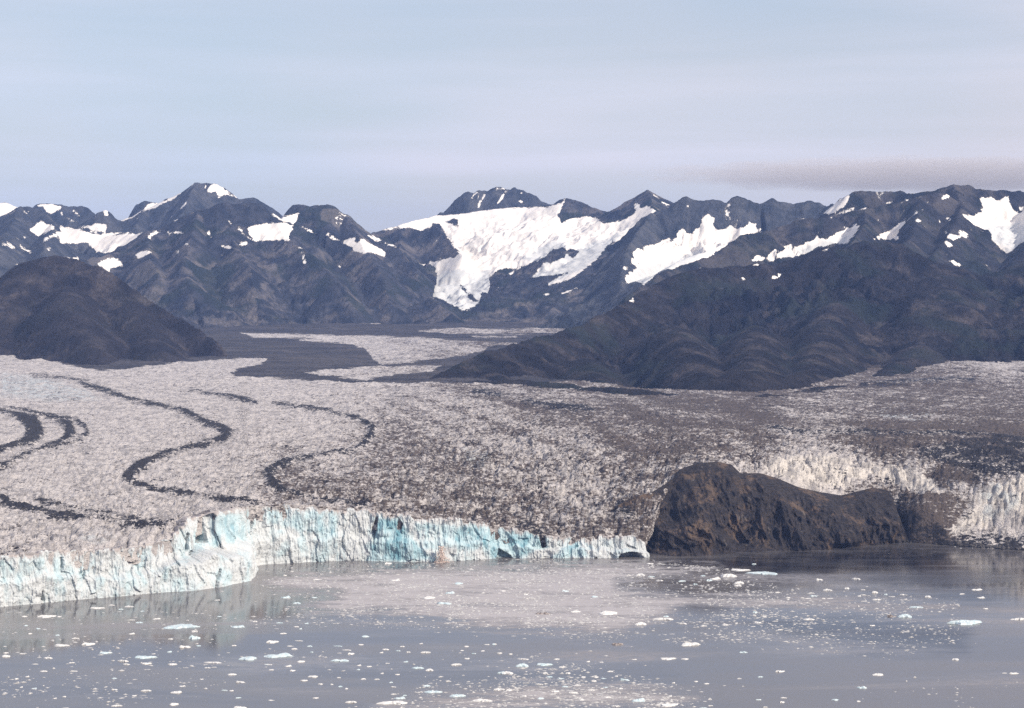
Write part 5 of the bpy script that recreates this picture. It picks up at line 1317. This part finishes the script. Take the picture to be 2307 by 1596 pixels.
# nothing inside the ice or the rock
front = np.interp(bX / yyw, np.concatenate([bx / by, HB[2:, 0] / HB[2:, 1], SH[2:, 0] / SH[2:, 1]])[np.argsort(np.concatenate([bx / by, HB[2:, 0] / HB[2:, 1], SH[2:, 0] / SH[2:, 1]]))],
                  np.concatenate([by, HB[2:, 1], SH[2:, 1]])[np.argsort(np.concatenate([bx / by, HB[2:, 0] / HB[2:, 1], SH[2:, 0] / SH[2:, 1]]))])
dens *= 0.25 + 2.2 * noise2(bX / 32, yyw / 44, 66) ** 2 * (0.5 + noise2(bX / 140, yyw / 120, 67))
keep = (rg.random(N) < dens * 0.95) & (yyw < front - 6)
pts = np.stack([bX[keep], yyw[keep], np.zeros(keep.sum())], -1)
size = 0.20 + rg.random(len(pts)) ** 10 * 1.9
oct_v = np.array([(1, 0, 0), (0.3, .9, 0), (-.9, .5, 0), (-.7, -.7, 0), (.5, -.8, 0), (0.1, 0, .75)], float)
oct_f = np.array([(0, 1, 5), (1, 2, 5), (2, 3, 5), (3, 4, 5), (4, 0, 5)])
FM['chips'] = floe_mat('brash_chip_ice', (0.36, 0.355, 0.35), (0.52, 0.51, 0.49))
brash = scatter('brash_ice', pts, size, FM['chips'], (1.3, .9, .55), 23, 0.45, base=(oct_v, oct_f))
tag(brash, 'scattered brash ice chips covering the water', kind='stuff')
print('brash chips', len(pts), 'small floes', nsm)

# ------------------------------------------------------------------ calving splash
sp = on_plane(*C('V', 995, 1267))
rg = np.random.default_rng(9)
n = 900
r = np.abs(rg.normal(0, 1, n)); th = rg.random(n) * 6.283
zz = rg.random(n) ** 1.8 * 24
wd = (6.5 * (1 - zz / 34))
pts = np.stack([sp[0] + r * np.cos(th) * wd, sp[1] - 4 + r * np.sin(th) * wd * 0.6, zz], -1)
spl = scatter('calving_splash', pts, 0.22 + rg.random(n) * 0.45, plain_mat('silty_spray', (0.55, 0.44, 0.38), (0.66, 0.55, 0.49), 0.3), (1, 1, 1.2), 10)
tag(spl, 'brownish splash of falling ice at the foot of the blue ice face', kind='stuff')

# ------------------------------------------------------------------ haze
def box_obj(name, lo, hi, mat):
    v = [(x, y, z) for x in (lo[0], hi[0]) for y in (lo[1], hi[1]) for z in (lo[2], hi[2])]
    f = [(0, 1, 3, 2), (4, 6, 7, 5), (0, 4, 5, 1), (2, 3, 7, 6), (0, 2, 6, 4), (1, 5, 7, 3)]
    return mesh_from(name, v, f, mat, None, False)
hm = bpy.data.materials.new('haze_air')
hm.use_nodes = True
hn = hm.node_tree.nodes; hn.clear()
ho = hn.new('ShaderNodeOutputMaterial'); hv = hn.new('ShaderNodeVolumePrincipled')
hv.inputs['Color'].default_value = (0.30, 0.48, 1.0, 1)
hv.inputs['Density'].default_value = 2.3e-5
hv.inputs['Anisotropy'].default_value = 0.0
hm.node_tree.links.new(hv.outputs[0], ho.inputs['Volume'])
haze = box_obj('haze', (-20500, -8500, -90), (20500, 19500, 1010), hm)
tag(haze, 'thin blue haze in the air over the whole view', kind='stuff')

# ------------------------------------------------------------------ flat grey cloud over the right-hand summits
cm = bpy.data.materials.new('grey_cloud')
cm.use_nodes = True
cn, clk = cm.node_tree.nodes, cm.node_tree.links
cn.clear()
co_ = cn.new('ShaderNodeOutputMaterial'); cv = cn.new('ShaderNodeVolumePrincipled')
cv.inputs['Color'].default_value = (0.96, 0.91, 0.91, 1)
tcn = cn.new('ShaderNodeTexCoord')
mpn = cn.new('ShaderNodeMapping'); mpn.inputs['Scale'].default_value = (8.0, 1.6, 2.6)
nzn = cn.new('ShaderNodeTexNoise'); nzn.inputs['Scale'].default_value = 1.3; nzn.inputs['Detail'].default_value = 5.0; nzn.inputs['Distortion'].default_value = 0.6
ln_ = cn.new('ShaderNodeVectorMath'); ln_.operation = 'LENGTH'
fal = cn.new('ShaderNodeMapRange'); fal.inputs['From Min'].default_value = 1.0; fal.inputs['From Max'].default_value = 0.45
fal.inputs['To Min'].default_value = -0.40; fal.inputs['To Max'].default_value = 0.52; fal.clamp = True
ad = cn.new('ShaderNodeMath'); ad.operation = 'ADD'
sb = cn.new('ShaderNodeMapRange'); sb.inputs['From Min'].default_value = 0.34; sb.inputs['From Max'].default_value = 0.80
sb.inputs['To Min'].default_value = 0.0; sb.inputs['To Max'].default_value = 1.7e-3
clk.new(tcn.outputs['Object'], mpn.inputs['Vector']); clk.new(mpn.outputs[0], nzn.inputs['Vector'])
clk.new(tcn.outputs['Object'], ln_.inputs[0]); clk.new(ln_.outputs['Value'], fal.inputs['Value'])
clk.new(fal.outputs[0], ad.inputs[0]); clk.new(nzn.outputs['Fac'], ad.inputs[1])
clk.new(ad.outputs[0], sb.inputs['Value']); clk.new(sb.outputs[0], cv.inputs['Density'])
clk.new(cv.outputs[0], co_.inputs['Volume'])
cl_lo = at(*C('V', 1300, 430), 16500)
cl_hi = at(*C('V', 3000, 350), 16500)
v, f = ico(3)
v2 = v * np.array((1, 1, 1))
cloud = mesh_from('cloud', v2, f, cm, None, True)
cloud.location = ((cl_lo[0] + cl_hi[0]) / 2, 16500, 1207)
cloud.scale = ((cl_hi[0] - cl_lo[0]) / 2, 1000, 180)
tag(cloud, 'long flat grey cloud resting on the right hand summits', kind='structure')
